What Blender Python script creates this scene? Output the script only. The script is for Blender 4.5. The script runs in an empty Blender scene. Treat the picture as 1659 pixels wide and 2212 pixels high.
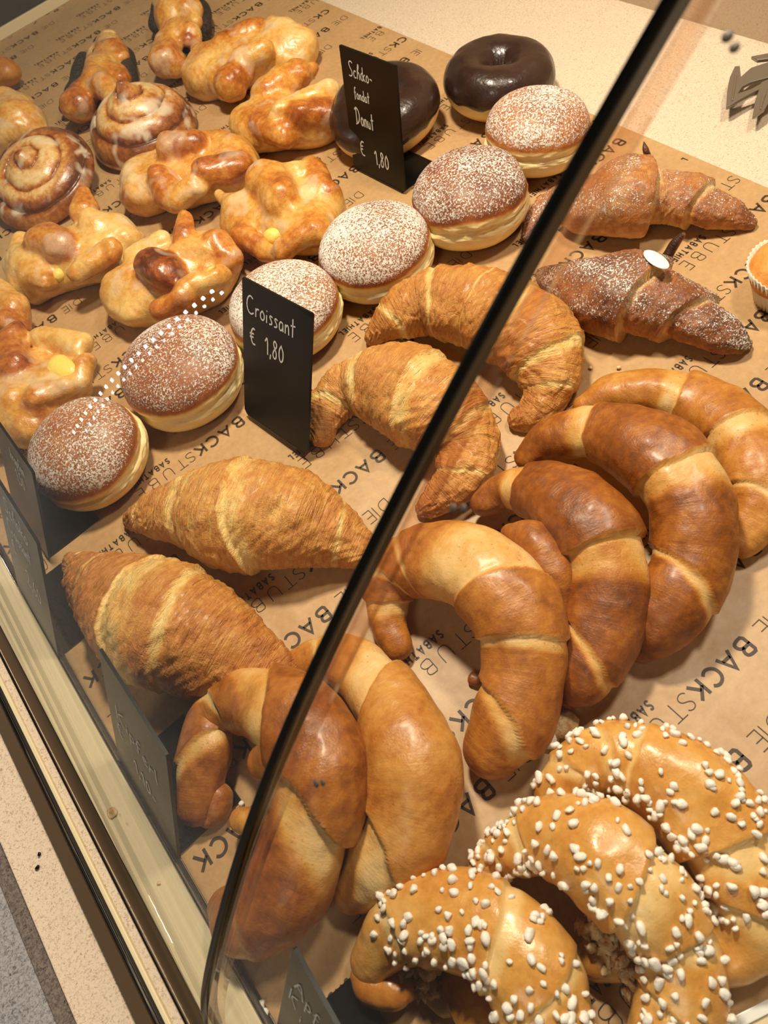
import bpy, bmesh, math, random
import numpy as np
from mathutils import Vector, Matrix
random.seed(7); rng = np.random.default_rng(11)
SC = bpy.context.scene; COL = SC.collection
# ------------------------------------------------------------------ camera (1 unit = 1 m, tray paper is z=0)
# world: +X away over the tray to the back counter, +Y along the display case, +Z up
F, CX, CY, H = 1661.0, 829.5, 1106.0, 0.417
AR = np.array([-0.5964277, -0.58629527, 0.54820786])   # camera-space direction of +Y
AT = np.array([0.76940844, -0.61216371, 0.18239035])   # camera-space direction of +X
AN = np.array([-0.22865836, -0.53057841, -0.81621192]) # camera-space direction of +Z
right = Vector((AT[0], AR[0], AN[0])); down = Vector((AT[1], AR[1], AN[1])); fwd = Vector((AT[2], AR[2], AN[2]))
cd = bpy.data.cameras.new('camera'); cam = bpy.data.objects.new('camera', cd); COL.objects.link(cam)
cd.sensor_fit = 'HORIZONTAL'; cd.sensor_width = 36.0; cd.lens = 36.0 * F / 1659.0
cd.clip_start = 0.01; cd.clip_end = 30
cam.matrix_world = Matrix(((right.x, -down.x, -fwd.x, 0), (right.y, -down.y, -fwd.y, 0), (right.z, -down.z, -fwd.z, H), (0, 0, 0, 1)))
cd.dof.use_dof = True; cd.dof.focus_distance = 0.5; cd.dof.aperture_fstop = 26
SC.camera = cam
# ------------------------------------------------------------------ world, lamps, exposure
w = bpy.data.worlds.new('room_light'); SC.world = w; w.use_nodes = True
w.node_tree.nodes['Background'].inputs[0].default_value = (1.0, 0.86, 0.70, 1)
w.node_tree.nodes['Background'].inputs[1].default_value = 0.19
def area(name, loc, target, sx, sy, power, col):
    l = bpy.data.lights.new(name, 'AREA'); l.shape = 'RECTANGLE'; l.size = sx; l.size_y = sy; l.energy = power; l.color = col
    o = bpy.data.objects.new(name, l); COL.objects.link(o); o.location = loc
    o.rotation_euler = (Vector(target) - Vector(loc)).to_track_quat('-Z', 'Y').to_euler(); return o
area('lamp_over_tray', (0.30, 0.52, 0.86), (0.24, 0.34, 0), 0.09, 0.09, 10.6, (1.0, 0.86, 0.66))
area('lamp_over_counter', (0.62, 0.15, 1.0), (0.38, 0.2, 0), 0.12, 0.12, 5.6, (1.0, 0.88, 0.70))
area('lamp_over_customers', (-0.75, -0.35, 1.15), (0.05, 0.0, 0), 0.35, 0.35, 3.2, (1.0, 0.88, 0.72))
SC.view_settings.view_transform = 'Standard'; SC.view_settings.look = 'None'
SC.view_settings.exposure = 0.0; SC.view_settings.gamma = 1.0; SC.view_settings.use_curve_mapping = False
SC.cycles.use_adaptive_sampling = True; SC.cycles.adaptive_threshold = 0.04; SC.cycles.max_bounces = 6; SC.cycles.diffuse_bounces = 3; SC.cycles.glossy_bounces = 3; SC.cycles.transparent_max_bounces = 16
SC.cycles.caustics_reflective = False; SC.cycles.caustics_refractive = False
# ------------------------------------------------------------------ geometry of the view: where a ray of the photo meets a height
def dirw(px, py):
    d = np.array([px - CX, py - CY, F]); return np.array([d @ AT, d @ AR, d @ AN])
def P(px, py, z=0.0):
    d = dirw(px, py); return np.array([0, 0, H]) + d * ((z - H) / d[2])
FW = np.array(fwd)
def depth(p): return float((np.asarray(p) - [0, 0, H]) @ FW)
# ------------------------------------------------------------------ noise
def vnoise(p, seed=0):
    p = np.asarray(p, float); i = np.floor(p).astype(np.int64); f = p - i; u = f * f * (3 - 2 * f)
    def h(a):
        n = (a[:, 0] * 374761393 + a[:, 1] * 668265263 + a[:, 2] * 2147483647 + seed * 1274126177) & 0xffffffff
        n = ((n ^ (n >> 13)) * 1274126177) & 0xffffffff
        return ((n ^ (n >> 16)) & 0xffff) / 65535.0
    r = 0
    for dx in (0, 1):
        for dy in (0, 1):
            for dz in (0, 1):
                wgt = (u[:, 0] if dx else 1 - u[:, 0]) * (u[:, 1] if dy else 1 - u[:, 1]) * (u[:, 2] if dz else 1 - u[:, 2])
                r = r + wgt * h(i + np.array([dx, dy, dz]))
    return r * 2 - 1
def fbm(p, seed=0, o=3):
    r = 0; a = 1.0
    for k in range(o):
        r = r + a * vnoise(np.asarray(p) * (2.03 ** k), seed + k); a *= 0.5
    return r
def sst(x): x = np.clip(x, 0, 1); return x * x * (3 - 2 * x)
# ------------------------------------------------------------------ objects
def tag(o, label=None, cat=None, group=None, kind=None):
    if label: o['label'] = label
    if cat: o['category'] = cat
    if group: o['group'] = group
    if kind: o['kind'] = kind
    return o
def empty(name, loc, label=None, cat=None, group=None):
    o = bpy.data.objects.new(name, None); o.empty_display_size = 0.01; COL.objects.link(o); o.location = loc
    return tag(o, label, cat, group)
def link(name, me, parent=None, mat=None, smooth=True):
    o = bpy.data.objects.new(name, me); COL.objects.link(o)
    if mat is not None and not me.materials: me.materials.append(mat)
    if smooth: me.polygons.foreach_set('use_smooth', [True] * len(me.polygons))
    if parent is not None:
        o.parent = parent; o.matrix_parent_inverse = Matrix.Translation(-Vector(parent.location))
    return o
def mesh(name, V, Fc, mat=None, parent=None, smooth=True, attrs=None, uv=None, origin=None):
    V = np.asarray(V, float)
    if origin is not None: V = V - np.asarray(origin)
    me = bpy.data.meshes.new(name); me.from_pydata(V.tolist(), [], Fc if isinstance(Fc, list) else Fc.tolist()); me.update()
    for k, a in (attrs or {}).items():
        at = me.attributes.new(k, 'FLOAT', 'POINT'); at.data.foreach_set('value', np.asarray(a, np.float32))
    if uv is not None:
        L = me.uv_layers.new(name='UVMap'); idx = np.zeros(len(me.loops), np.int32); me.loops.foreach_get('vertex_index', idx)
        L.data.foreach_set('uv', np.asarray(uv, np.float32)[idx].ravel())
    o = link(name, me, parent, mat, smooth)
    if origin is not None and parent is None: o.location = origin
    if origin is not None and parent is not None: o.location = origin
    return o
def box_vf(x0, x1, y0, y1, z0, z1):
    V = [(x, y, z) for x in (x0, x1) for y in (y0, y1) for z in (z0, z1)]
    return V, [(0, 1, 3, 2), (4, 6, 7, 5), (0, 4, 5, 1), (2, 3, 7, 6), (0, 2, 6, 4), (1, 5, 7, 3)]
def bev(o, wd=0.001, seg=2):
    m = o.modifiers.new('bevel', 'BEVEL'); m.width = wd; m.segments = seg; m.limit_method = 'ANGLE'; return o
# ------------------------------------------------------------------ materials
def newmat(name):
    m = bpy.data.materials.new(name); m.use_nodes = True; nt = m.node_tree; b = nt.nodes['Principled BSDF']; return m, nt, b
def N(nt, t, **k):
    n = nt.nodes.new(t)
    for a, v in k.items():
        if hasattr(n, a) and not a.startswith('i_'): setattr(n, a, v)
    return n
def setin(n, **k):
    for a, v in k.items(): n.inputs[a.replace('_', ' ')].default_value = v
def ramp(nt, fac, stops, interp='LINEAR'):
    r = nt.nodes.new('ShaderNodeValToRGB'); r.color_ramp.interpolation = interp
    e = r.color_ramp.elements
    while len(e) < len(stops): e.new(0.5)
    for i, (p, c) in enumerate(stops): e[i].position = p; e[i].color = (*c, 1) if len(c) == 3 else c
    nt.links.new(fac, r.inputs[0]); return r
def noise(nt, vec, scale, detail=3, rough=0.55, dist=0.0):
    n = nt.nodes.new('ShaderNodeTexNoise'); n.inputs['Scale'].default_value = scale; n.inputs['Detail'].default_value = detail
    n.inputs['Roughness'].default_value = rough; n.inputs['Distortion'].default_value = dist; nt.links.new(vec, n.inputs['Vector']); return n.outputs['Fac']
def math_(nt, op, a, b=None, c=None, clamp=False):
    n = nt.nodes.new('ShaderNodeMath'); n.operation = op; n.use_clamp = clamp
    for i, v in enumerate((a, b, c)):
        if v is None: continue
        if isinstance(v, (int, float)): n.inputs[i].default_value = v
        else: nt.links.new(v, n.inputs[i])
    return n.outputs[0]
def mixc(nt, fac, a, b):
    n = nt.nodes.new('ShaderNodeMix'); n.data_type = 'RGBA'
    for s, v in ((0, fac), (6, a), (7, b)):
        if isinstance(v, (int, float)): n.inputs[s].default_value = v
        elif isinstance(v, tuple): n.inputs[s].default_value = (*v, 1)
        else: nt.links.new(v, n.inputs[s])
    return n.outputs[2]
def lin(*c): return tuple(((x / 255) / 12.92 if x <= 10 else (((x / 255) + 0.055) / 1.055) ** 2.4) for x in c)
def mapping(nt, vec, sc):
    n = nt.nodes.new('ShaderNodeMapping'); n.inputs['Scale'].default_value = sc; nt.links.new(vec, n.inputs['Vector']); return n.outputs[0]
def bump(nt, b, h, dist, strength=1.0):
    n = nt.nodes.new('ShaderNodeBump'); n.inputs['Distance'].default_value = dist; n.inputs['Strength'].default_value = strength
    nt.links.new(h, n.inputs['Height']); nt.links.new(n.outputs[0], b.inputs['Normal']); return n
def bread(name, stops, rough=0.38, coat=0.15, speck=0.5, fiber=0.0, sugar=0.0, glaze=0.0, mottled=0.22, bumpd=0.0006, mscale=45):
    """dough whose colour follows the 'bake' attribute, mottled by noise; optional lamination fibres, sugar dust, icing"""
    m, nt, b = newmat(name); L = nt.links
    at = N(nt, 'ShaderNodeAttribute'); at.attribute_name = 'bake'; bk = at.outputs['Fac']
    gm = N(nt, 'ShaderNodeNewGeometry'); pos = gm.outputs['Position']
    n1 = noise(nt, pos, mscale, 4, 0.6); n2 = noise(nt, pos, 220, 3, 0.6); n3 = noise(nt, pos, 900, 2, 0.5)
    v = math_(nt, 'ADD', bk, math_(nt, 'MULTIPLY', math_(nt, 'SUBTRACT', n1, 0.5), mottled * 3.2))
    v = math_(nt, 'ADD', v, math_(nt, 'MULTIPLY', math_(nt, 'SUBTRACT', n2, 0.5), mottled * 2.0))
    hgt = math_(nt, 'MULTIPLY', n2, 0.6); hgt = math_(nt, 'ADD', hgt, math_(nt, 'MULTIPLY', n3, 0.25))
    if fiber:
        tc = N(nt, 'ShaderNodeTexCoord'); uv = tc.outputs['UV']
        f1 = noise(nt, mapping(nt, uv, (420, 26, 1)), 1.0, 4, 0.65, 0.6); f2 = noise(nt, mapping(nt, uv, (1100, 60, 1)), 1.0, 2, 0.6, 0.3)
        fl = noise(nt, mapping(nt, uv, (110, 75, 1)), 1.0, 5, 0.7, 1.6)
        v = math_(nt, 'ADD', v, math_(nt, 'MULTIPLY', math_(nt, 'SUBTRACT', f1, 0.5), fiber * 0.85))
        v = math_(nt, 'ADD', v, math_(nt, 'MULTIPLY', math_(nt, 'SUBTRACT', fl, 0.5), fiber * 1.5))
        fk = min(1.0, fiber * 2.4); hgt = math_(nt, 'ADD', hgt, math_(nt, 'MULTIPLY', f1, 1.7 * fk)); hgt = math_(nt, 'ADD', hgt, math_(nt, 'MULTIPLY', fl, 1.6 * fk)); hgt = math_(nt, 'ADD', hgt, math_(nt, 'MULTIPLY', f2, 0.6 * fk))
    c = ramp(nt, v, stops).outputs[0]
    if speck:
        vo = N(nt, 'ShaderNodeTexVoronoi'); vo.inputs['Scale'].default_value = 330; L.new(pos, vo.inputs['Vector'])
        sp = math_(nt, 'LESS_THAN', vo.outputs['Distance'], 0.17); sp = math_(nt, 'MULTIPLY', sp, math_(nt, 'GREATER_THAN', n1, 0.52))
        c = mixc(nt, math_(nt, 'MULTIPLY', sp, 0.35 * speck), c, (0.22, 0.075, 0.018)); hgt = math_(nt, 'ADD', hgt, math_(nt, 'MULTIPLY', sp, 0.5 * speck))
    rg = math_(nt, 'ADD', math_(nt, 'MULTIPLY', n2, 0.25), rough - 0.1)
    if glaze:
        g = noise(nt, pos, 38, 2, 0.5, 0.4); gf = ramp(nt, g, [(0.56, (0, 0, 0)), (0.66, (1, 1, 1))]).outputs[0]
        gf = math_(nt, 'MULTIPLY', gf, glaze); c = mixc(nt, gf, c, (0.80, 0.68, 0.52))
    if sugar:
        a2 = N(nt, 'ShaderNodeAttribute'); a2.attribute_name = 'dust'
        s1 = noise(nt, pos, 620, 4, 0.7); s2 = noise(nt, pos, 1500, 2, 0.6)
        s = math_(nt, 'ADD', math_(nt, 'MULTIPLY', s1, 0.65), math_(nt, 'MULTIPLY', s2, 0.35))
        thr = math_(nt, 'SUBTRACT', 0.76, math_(nt, 'MULTIPLY', a2.outputs['Fac'], sugar))
        s = math_(nt, 'MULTIPLY', math_(nt, 'SUBTRACT', s, thr), 16.0, clamp=True)
        c = mixc(nt, math_(nt, 'MULTIPLY', s, 0.92), c, (0.93, 0.87, 0.80)); rg = math_(nt, 'ADD', rg, math_(nt, 'MULTIPLY', s, 0.4))
        hgt = math_(nt, 'ADD', hgt, math_(nt, 'MULTIPLY', s, 0.5))
    L.new(c, b.inputs['Base Color']); L.new(rg, b.inputs['Roughness'])
    setin(b, Coat_Weight=coat, Coat_Roughness=0.22, Subsurface_Weight=0.0)
    bump(nt, b, hgt, bumpd); return m
KIP = [(0.0, lin(232, 200, 146)), (0.25, lin(222, 178, 112)), (0.45, lin(208, 150, 74)), (0.65, lin(182, 114, 42)), (0.82, lin(146, 80, 24)), (1.0, lin(94, 46, 12))]
CRO = [(0.0, lin(240, 212, 146)), (0.3, lin(228, 184, 108)), (0.5, lin(208, 146, 72)), (0.7, lin(186, 116, 50)), (0.88, lin(152, 84, 34)), (1.0, lin(110, 55, 22))]
GOL = [(0.0, lin(238, 205, 140)), (0.25, lin(228, 180, 102)), (0.45, lin(212, 148, 66)), (0.65, lin(186, 108, 40)), (0.85, lin(144, 72, 26)), (1.0, lin(92, 42, 16))]
CHO = [(0.0, lin(226, 188, 124)), (0.3, lin(206, 152, 88)), (0.5, lin(178, 112, 56)), (0.7, lin(142, 80, 38)), (0.88, lin(104, 54, 26)), (1.0, lin(58, 28, 14))]
KRA = [(0.0, lin(244, 226, 172)), (0.3, lin(232, 196, 124)), (0.5, lin(206, 144, 74)), (0.7, lin(172, 100, 44)), (0.85, lin(142, 76, 34)), (1.0, lin(112, 56, 26))]
M_kip = bread('kipferl_crust', KIP, 0.42, 0.12, 1.0, fiber=0.10, mottled=0.16, bumpd=0.0006)
M_sug = bread('sugar_kipferl_crust', [(p, tuple(min(1, c * k) for c, k in zip(col, (1.06, 1.06, 1.0)))) for p, col in KIP], 0.3, 0.35, 0.3, fiber=0.05, mottled=0.16, bumpd=0.0004)
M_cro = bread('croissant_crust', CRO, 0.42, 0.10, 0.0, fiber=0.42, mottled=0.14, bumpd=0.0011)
M_cho = bread('chocolate_croissant_crust', CHO, 0.45, 0.08, 0.3, fiber=0.22, sugar=0.33, mottled=0.22, bumpd=0.0009)
M_gol = bread('glazed_pastry_crust', GOL, 0.32, 0.32, 0.2, mottled=0.30, glaze=0.34, bumpd=0.0008, mscale=30)
M_kra = bread('fried_dough', KRA, 0.5, 0.03, 0.0, sugar=0.345, mottled=0.16, bumpd=0.0005)
M_don = bread('donut_dough', KRA, 0.5, 0.05, 0.0, mottled=0.12, bumpd=0.0004)
M_sna = bread('snail_dough', [(0.0, lin(236, 214, 170)), (0.3, lin(224, 182, 118)), (0.5, lin(196, 134, 70)), (0.7, lin(160, 92, 40)), (1.0, lin(92, 46, 20))], 0.3, 0.4, 0.0, mottled=0.34, glaze=0.7, bumpd=0.0007, mscale=30)
def simple(name, col, rough=0.5, metal=0.0, bumps=None, coat=0.0, var=None, aniso=0.0):
    m, nt, b = newmat(name); setin(b, Roughness=rough, Metallic=metal, Coat_Weight=coat); b.inputs['Base Color'].default_value = (*col, 1)
    gm = N(nt, 'ShaderNodeNewGeometry'); pos = gm.outputs['Position']
    if var:
        n = noise(nt, mapping(nt, pos, var[3]) if len(var) > 3 else pos, var[0], 3); nt.links.new(ramp(nt, n, [(0.35, col), (0.65, var[1])]).outputs[0], b.inputs['Base Color'])
    if bumps: bump(nt, b, noise(nt, pos, bumps[0], 4), bumps[1])
    return m
M_custard = simple('custard', lin(244, 216, 110), 0.3, bumps=(140, 0.0012), coat=0.3)
M_poppy = simple('poppy_seed_filling', lin(30, 25, 22), 0.5, bumps=(700, 0.002), var=(420, lin(70, 62, 54), 0))
M_choc = simple('chocolate_glaze', lin(46, 29, 22), 0.30, bumps=(60, 0.0016), coat=0.25, var=(30, lin(58, 37, 28), 0))
M_pearl = simple('pearl_sugar', lin(246, 238, 228), 0.45, bumps=(500, 0.0004)); M_pearl.node_tree.nodes['Principled BSDF'].inputs['Subsurface Weight'].default_value = 0.0
M_crumb = simple('crumb', lin(236, 214, 168), 0.8, bumps=(700, 0.001), var=(300, lin(200, 150, 90), 0))
M_board = simple('black_acrylic', lin(15, 13, 11), 0.32); M_board.node_tree.nodes['Principled BSDF'].inputs['Specular IOR Level'].default_value = 0.22
M_chalk = simple('white_chalk_ink', lin(232, 230, 226), 0.8)
M_ink = simple('printed_ink', lin(62, 44, 32), 0.55)
M_alu = simple('brushed_champagne_aluminium', lin(240, 224, 186), 0.5, 0.12, var=(1.0, lin(230, 213, 174), 0, (900, 6, 900)))
M_steel = simple('polished_steel', lin(216, 214, 208), 0.12, 1.0)
M_gasket = simple('dark_gasket', lin(40, 33, 26), 0.5)
M_groove = simple('brown_profile', lin(92, 74, 54), 0.45, 0.3)  # plain dark brown of the rail channel and outer profile
M_cup = simple('waxed_paper_cup', lin(226, 216, 196), 0.6)
M_muf = simple('muffin_crust', lin(206, 128, 52), 0.5, bumps=(160, 0.0015), var=(80, lin(226, 158, 76), 0))
M_white = simple('white_plastic', lin(238, 238, 234), 0.3)
M_cream = simple('cream_panel', lin(226, 208, 170), 0.4)
M_edge = simple('dark_glass_edge', lin(7, 10, 9), 0.25); M_edge.node_tree.nodes['Principled BSDF'].inputs['Specular IOR Level'].default_value = 0.25
M_dark = simple('dark_shelf', lin(46, 38, 30), 0.5)
def speckle(name, base, dark, scale, amount, rough=0.35):
    m, nt, b = newmat(name); gm = N(nt, 'ShaderNodeNewGeometry'); pos = gm.outputs['Position']
    a = noise(nt, pos, scale, 3, 0.7, 1.2); c = ramp(nt, a, [(0.30, dark), (0.30 + amount, base)]).outputs[0]
    b2 = noise(nt, pos, scale * 0.12, 2); c = mixc(nt, math_(nt, 'MULTIPLY', b2, 0.16), c, tuple(x * 0.8 for x in base))
    nt.links.new(c, b.inputs['Base Color']); b.inputs['Roughness'].default_value = rough; return m
M_counter = speckle('beige_speckled_laminate', lin(226, 207, 184), lin(150, 126, 106), 700, 0.20)
M_granite = speckle('grey_granite', lin(168, 166, 168), lin(74, 72, 76), 600, 0.26)
M_wall = speckle('taupe_panel', lin(190, 168, 142), lin(158, 138, 116), 700, 0.2)
def paper_mat():
    m, nt, b = newmat('brown_kraft_paper'); gm = N(nt, 'ShaderNodeNewGeometry'); pos = gm.outputs['Position']
    n1 = noise(nt, pos, 26, 3, 0.55); n2 = noise(nt, mapping(nt, pos, (300, 2500, 1)), 1, 2); n3 = noise(nt, pos, 210, 4, 0.6)
    v = math_(nt, 'ADD', math_(nt, 'MULTIPLY', n1, 0.3), math_(nt, 'ADD', math_(nt, 'MULTIPLY', n3, 0.5), math_(nt, 'MULTIPLY', n2, 0.2)))
    c = ramp(nt, v, [(0.35, lin(176, 138, 94)), (0.62, lin(196, 158, 112))]).outputs[0]
    nt.links.new(c, b.inputs['Base Color']); b.inputs['Roughness'].default_value = 0.42
    nl = noise(nt, pos, 17, 2, 0.5); h = math_(nt, 'ADD', nl, math_(nt, 'MULTIPLY', n3, 0.02)); bump(nt, b, h, 0.006, 0.6); return m
M_paper = paper_mat()
def glass_mat(name, tint=(0.985, 0.99, 0.98), k=1.0):
    m = bpy.data.materials.new(name); m.use_nodes = True; nt = m.node_tree; nt.nodes.clear()
    out = N(nt, 'ShaderNodeOutputMaterial'); mx = N(nt, 'ShaderNodeMixShader'); tr = N(nt, 'ShaderNodeBsdfTransparent'); gl = N(nt, 'ShaderNodeBsdfGlossy')
    lw = N(nt, 'ShaderNodeLayerWeight'); lw.inputs['Blend'].default_value = 0.5
    fac = math_(nt, 'ADD', math_(nt, 'MULTIPLY', math_(nt, 'POWER', lw.outputs['Facing'], 5.0), 0.5 * k), 0.034 * k)   # Schlick, the same from both sides
    tr.inputs[0].default_value = (*tint, 1); gl.inputs['Roughness'].default_value = 0.0
    nt.links.new(fac, mx.inputs[0]); nt.links.new(tr.outputs[0], mx.inputs[1]); nt.links.new(gl.outputs[0], mx.inputs[2]); nt.links.new(mx.outputs[0], out.inputs[0]); return m
M_glass = glass_mat('clear_glass'); M_glass_in = glass_mat('coated_inner_glass_face', k=0.3)
M_bumper = simple('clear_grey_bumper', lin(84, 72, 64), 0.5)
def emis(name, col, s):
    m, nt, b = newmat(name); b.inputs['Base Color'].default_value = (0, 0, 0, 1); b.inputs['Emission Color'].default_value = (*col, 1); b.inputs['Emission Strength'].default_value = s; return m

# ------------------------------------------------------------------ the room and the counter
def struct(name, V, Fc, mat):
    return tag(mesh(name, V, Fc, mat, smooth=False), kind='structure')
struct('floor', *box_vf(-3, 3, -3, 4, -0.95, -0.9), M_granite)
struct('wall_back', *box_vf(0.647, 0.68, -0.6, 1.9, -0.003, 0.30), M_wall)
struct('ceiling', *box_vf(-3, 3, -3, 4, 1.9, 1.95), simple('dim_ceiling', lin(62, 54, 46), 0.8))
# rails run almost along Y, turned by one degree
def ax(x, y): return x - 0.02 * (y - 0.25)
def strip(name, x0, x1, y0, y1, z0, z1, mat, parent=None, bv=0.0, label=None):
    V = [(ax(x, y), y, z) for x in (x0, x1) for y in (y0, y1) for z in (z0, z1)]
    o = mesh(name, V, box_vf(0, 1, 0, 1, 0, 1)[1], mat, parent, smooth=False)
    if bv: bev(o, bv, 3)
    if label: o['label'] = label
    return o
counter = empty('counter', (0, 0.4, -0.03), 'beige speckled laminate counter under the paper, with a ledge along the glass front', 'counter')
strip('worktop', -0.124, 0.66, -0.75, 1.336, -0.03, -0.0012, M_counter, counter)
strip('front_ledge', -0.209, -0.1235, -0.5, 1.336, -0.06, -0.0012, M_counter, counter, 0.001)
gr = strip('granite_ledge', -0.60, -0.2092, -0.5, 1.9, -0.08, -0.006, M_granite, None, 0.004)
tag(gr, 'grey black-speckled granite ledge below the beige counter edge', 'ledge')
M_gr2 = speckle('dark_granite_edge', lin(132, 120, 112), lin(44, 40, 40), 600, 0.3)
strip('rounded_edge', -0.2195, -0.2100, -0.5, 1.9, -0.0065, -0.0045, M_gr2, gr, 0.0008, 'darker rounded granite edge')
# dark area beyond the end of the tray
dk = strip('dark_shelf', -0.124, 0.66, 1.345, 2.3, -0.05, -0.02, M_dark); tag(dk, 'dark shelf beyond the far glass end of the tray', 'shelf')

# ------------------------------------------------------------------ display case
case = empty('display_case', (-0.14, 0.25, 0.0), 'glass display case front with champagne aluminium rail and curved panes', 'display case')
Y0, Y1 = -0.45, 1.34
strip('front_rail', -0.1515, -0.1290, Y0, Y1, -0.001, 0.0045, M_alu, case, 0.0008, 'brushed pale gold metal rail')
strip('rail_lip', -0.1290, -0.1272, Y0, Y1, -0.001, 0.0060, M_steel, case, 0.0006, 'thin shiny inner lip')
strip('rail_gasket', -0.1272, -0.1262, Y0, Y1, -0.001, 0.0030, M_gasket, case, 0, 'dark inner gasket')
strip('rail_channel', -0.1595, -0.1515, Y0, Y1, -0.001, 0.0012, M_groove, case, 0, 'brown channel')
strip('rail_flange', -0.1665, -0.1595, Y0, Y1, -0.001, 0.0018, M_counter, case, 0.0005, 'pale flange')
strip('rail_flange_trim', -0.1612, -0.1597, Y0, Y1, -0.0005, 0.0030, M_steel, case, 0.0004, 'silver bead')
strip('outer_gasket', -0.1710, -0.1690, Y0, Y1, -0.001, 0.0030, M_gasket, case, 0, 'black rubber seal')
strip('outer_bead', -0.1690, -0.1665, Y0, Y1, -0.001, 0.0036, M_alu, case, 0.0005, 'narrow gold bead')
strip('outer_trim', -0.1732, -0.1712, Y0, Y1, -0.001, 0.0048, M_steel, case, 0.0008, 'bright polished trim')
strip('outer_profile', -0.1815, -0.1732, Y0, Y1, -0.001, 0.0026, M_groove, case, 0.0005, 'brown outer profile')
EP = np.array([(.130, .336), (.1142, .3237), (.0889, .3035), (.0589, .2775), (.0227, .2440), (.0103, .2318), (-.0095, .2115), (-.027, .1925), (-.0497, .1645), (-.0741, .1320), (-.0926, .1045), (-.1158, .0700), (-.1360, .036), (-.146, .0045)])
EP = np.vstack([[(.30, .452), (.20, .388)], EP])
def smooth_prof(p, n=90):
    s = np.r_[0, np.cumsum(np.linalg.norm(np.diff(p, axis=0), axis=1))]; t = np.linspace(0, s[-1], n)
    q = np.c_[np.interp(t, s, p[:, 0]), np.interp(t, s, p[:, 1])]
    for _ in range(25): q[1:-1] = 0.25 * q[:-2] + 0.5 * q[1:-1] + 0.25 * q[2:]
    return q
GP = smooth_prof(EP)
GT = np.gradient(GP, axis=0); GT /= np.linalg.norm(GT, axis=1)[:, None]; GN = np.c_[GT[:, 1], -GT[:, 0]]   # outward (customer side)
if GN[0, 0] > 0: GN = -GN
TH = 0.0078
def pane(name, ya, yb, label, edge_y, edge_mat, edge_label):
    a = GP + GN * TH / 2; b = GP - GN * TH / 2; n = len(GP); V = []; Fc = []
    for y in (ya, yb):
        V += [(p[0], y, p[1]) for p in a]; V += [(p[0], y, p[1]) for p in b]
    for i in range(n - 1):
        Fc.append((i, i + 1, 2 * n + i + 1, 2 * n + i)); Fc.append((n + i, 3 * n + i, 3 * n + i + 1, n + i + 1))
    Fc.append((0, 2 * n, 3 * n, n)); Fc.append((n - 1, 2 * n - 1, 4 * n - 1, 3 * n - 1))
    o = mesh(name, V, Fc, M_glass, case); o['label'] = label; o.data.materials.append(M_glass_in)
    for i in range(1, 2 * (n - 1), 2): o.data.polygons[i].material_index = 1
    s = 1 if edge_y == ya else -1; yo = edge_y - s * 0.0003; yi = edge_y + s * 0.0004
    V = []; Fc = []
    for y in (yo, yi):
        V += [(p[0], y, p[1]) for p in a]; V += [(p[0], y, p[1]) for p in b]
    for i in range(n - 1):
        Fc += [(i, i + 1, n + i + 1, n + i), (2 * n + i, 3 * n + i, 3 * n + i + 1, 2 * n + i + 1), (i, 2 * n + i, 2 * n + i + 1, i + 1), (n + i, n + i + 1, 3 * n + i + 1, 3 * n + i)]
    e = mesh('polished_edge', V, Fc, edge_mat, o); e['label'] = edge_label
    return o
def edge_glass():
    m = glass_mat('bright_glass_edge', (0.93, 0.84, 0.77)); return m
pl = pane('glass_pane', 0.105, 1.34, 'curved clear pane on the left', 0.105, M_edge, 'dark polished edge')
pr = pane('glass_pane', -0.45, 0.0985, 'curved clear pane on the right', 0.0985, edge_glass(), 'pale translucent edge')
def on_pane(px, py):
    d = dirw(px, py); d = d / np.linalg.norm(d)
    for a, b, na in zip(GP[:-1], GP[1:], GN):
        e = b - a; nn = np.array([e[1], -e[0]]); k = ((a - [0, H]) @ nn) / (d[[0, 2]] @ nn); q = np.array([0, 0, H]) + d * k
        s = ((q[[0, 2]] - a) @ e) / (e @ e)
        if 0 <= s <= 1 and k > 0: return q, np.array([na[0], 0, na[1]]), d
for (px, py, r) in ((1003, 1097, .0011), (1025, 1097, .0010), (708, 1682, .0012), (722, 1680, .0010), (1587, 105, .0011), (1602, 128, .0010)):
    q, nn, _ = on_pane(px, py); bm = bmesh.new()
    bmesh.ops.create_uvsphere(bm, u_segments=20, v_segments=10, radius=r); me = bpy.data.meshes.new('glass_bumper'); bm.to_mesh(me); bm.free()
    o = link('glass_bumper', me, None, M_bumper); o.scale = (1, 1, .45); o.location = Vector(q + nn * (TH / 2 + r * .3)); o.rotation_euler = Vector(nn).to_track_quat('Z', 'Y').to_euler()
    o.parent = pr; o['label'] = 'small grey dot stuck on the glass'
# far glass end of the case
strip('end_panel', -0.126, 0.50, 1.3355, 1.3405, -0.001, 0.012, M_alu, case, 0.0006, 'low metal end rail')
eg = mesh('end_pane', [(ax(x, y), y, z) for x in (-0.12, 0.50) for y in (1.3412, 1.3452) for z in (0.0, 0.30)], box_vf(0, 1, 0, 1, 0, 1)[1], M_glass, case, smooth=False); eg['label'] = 'clear glass end pane'

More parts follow.
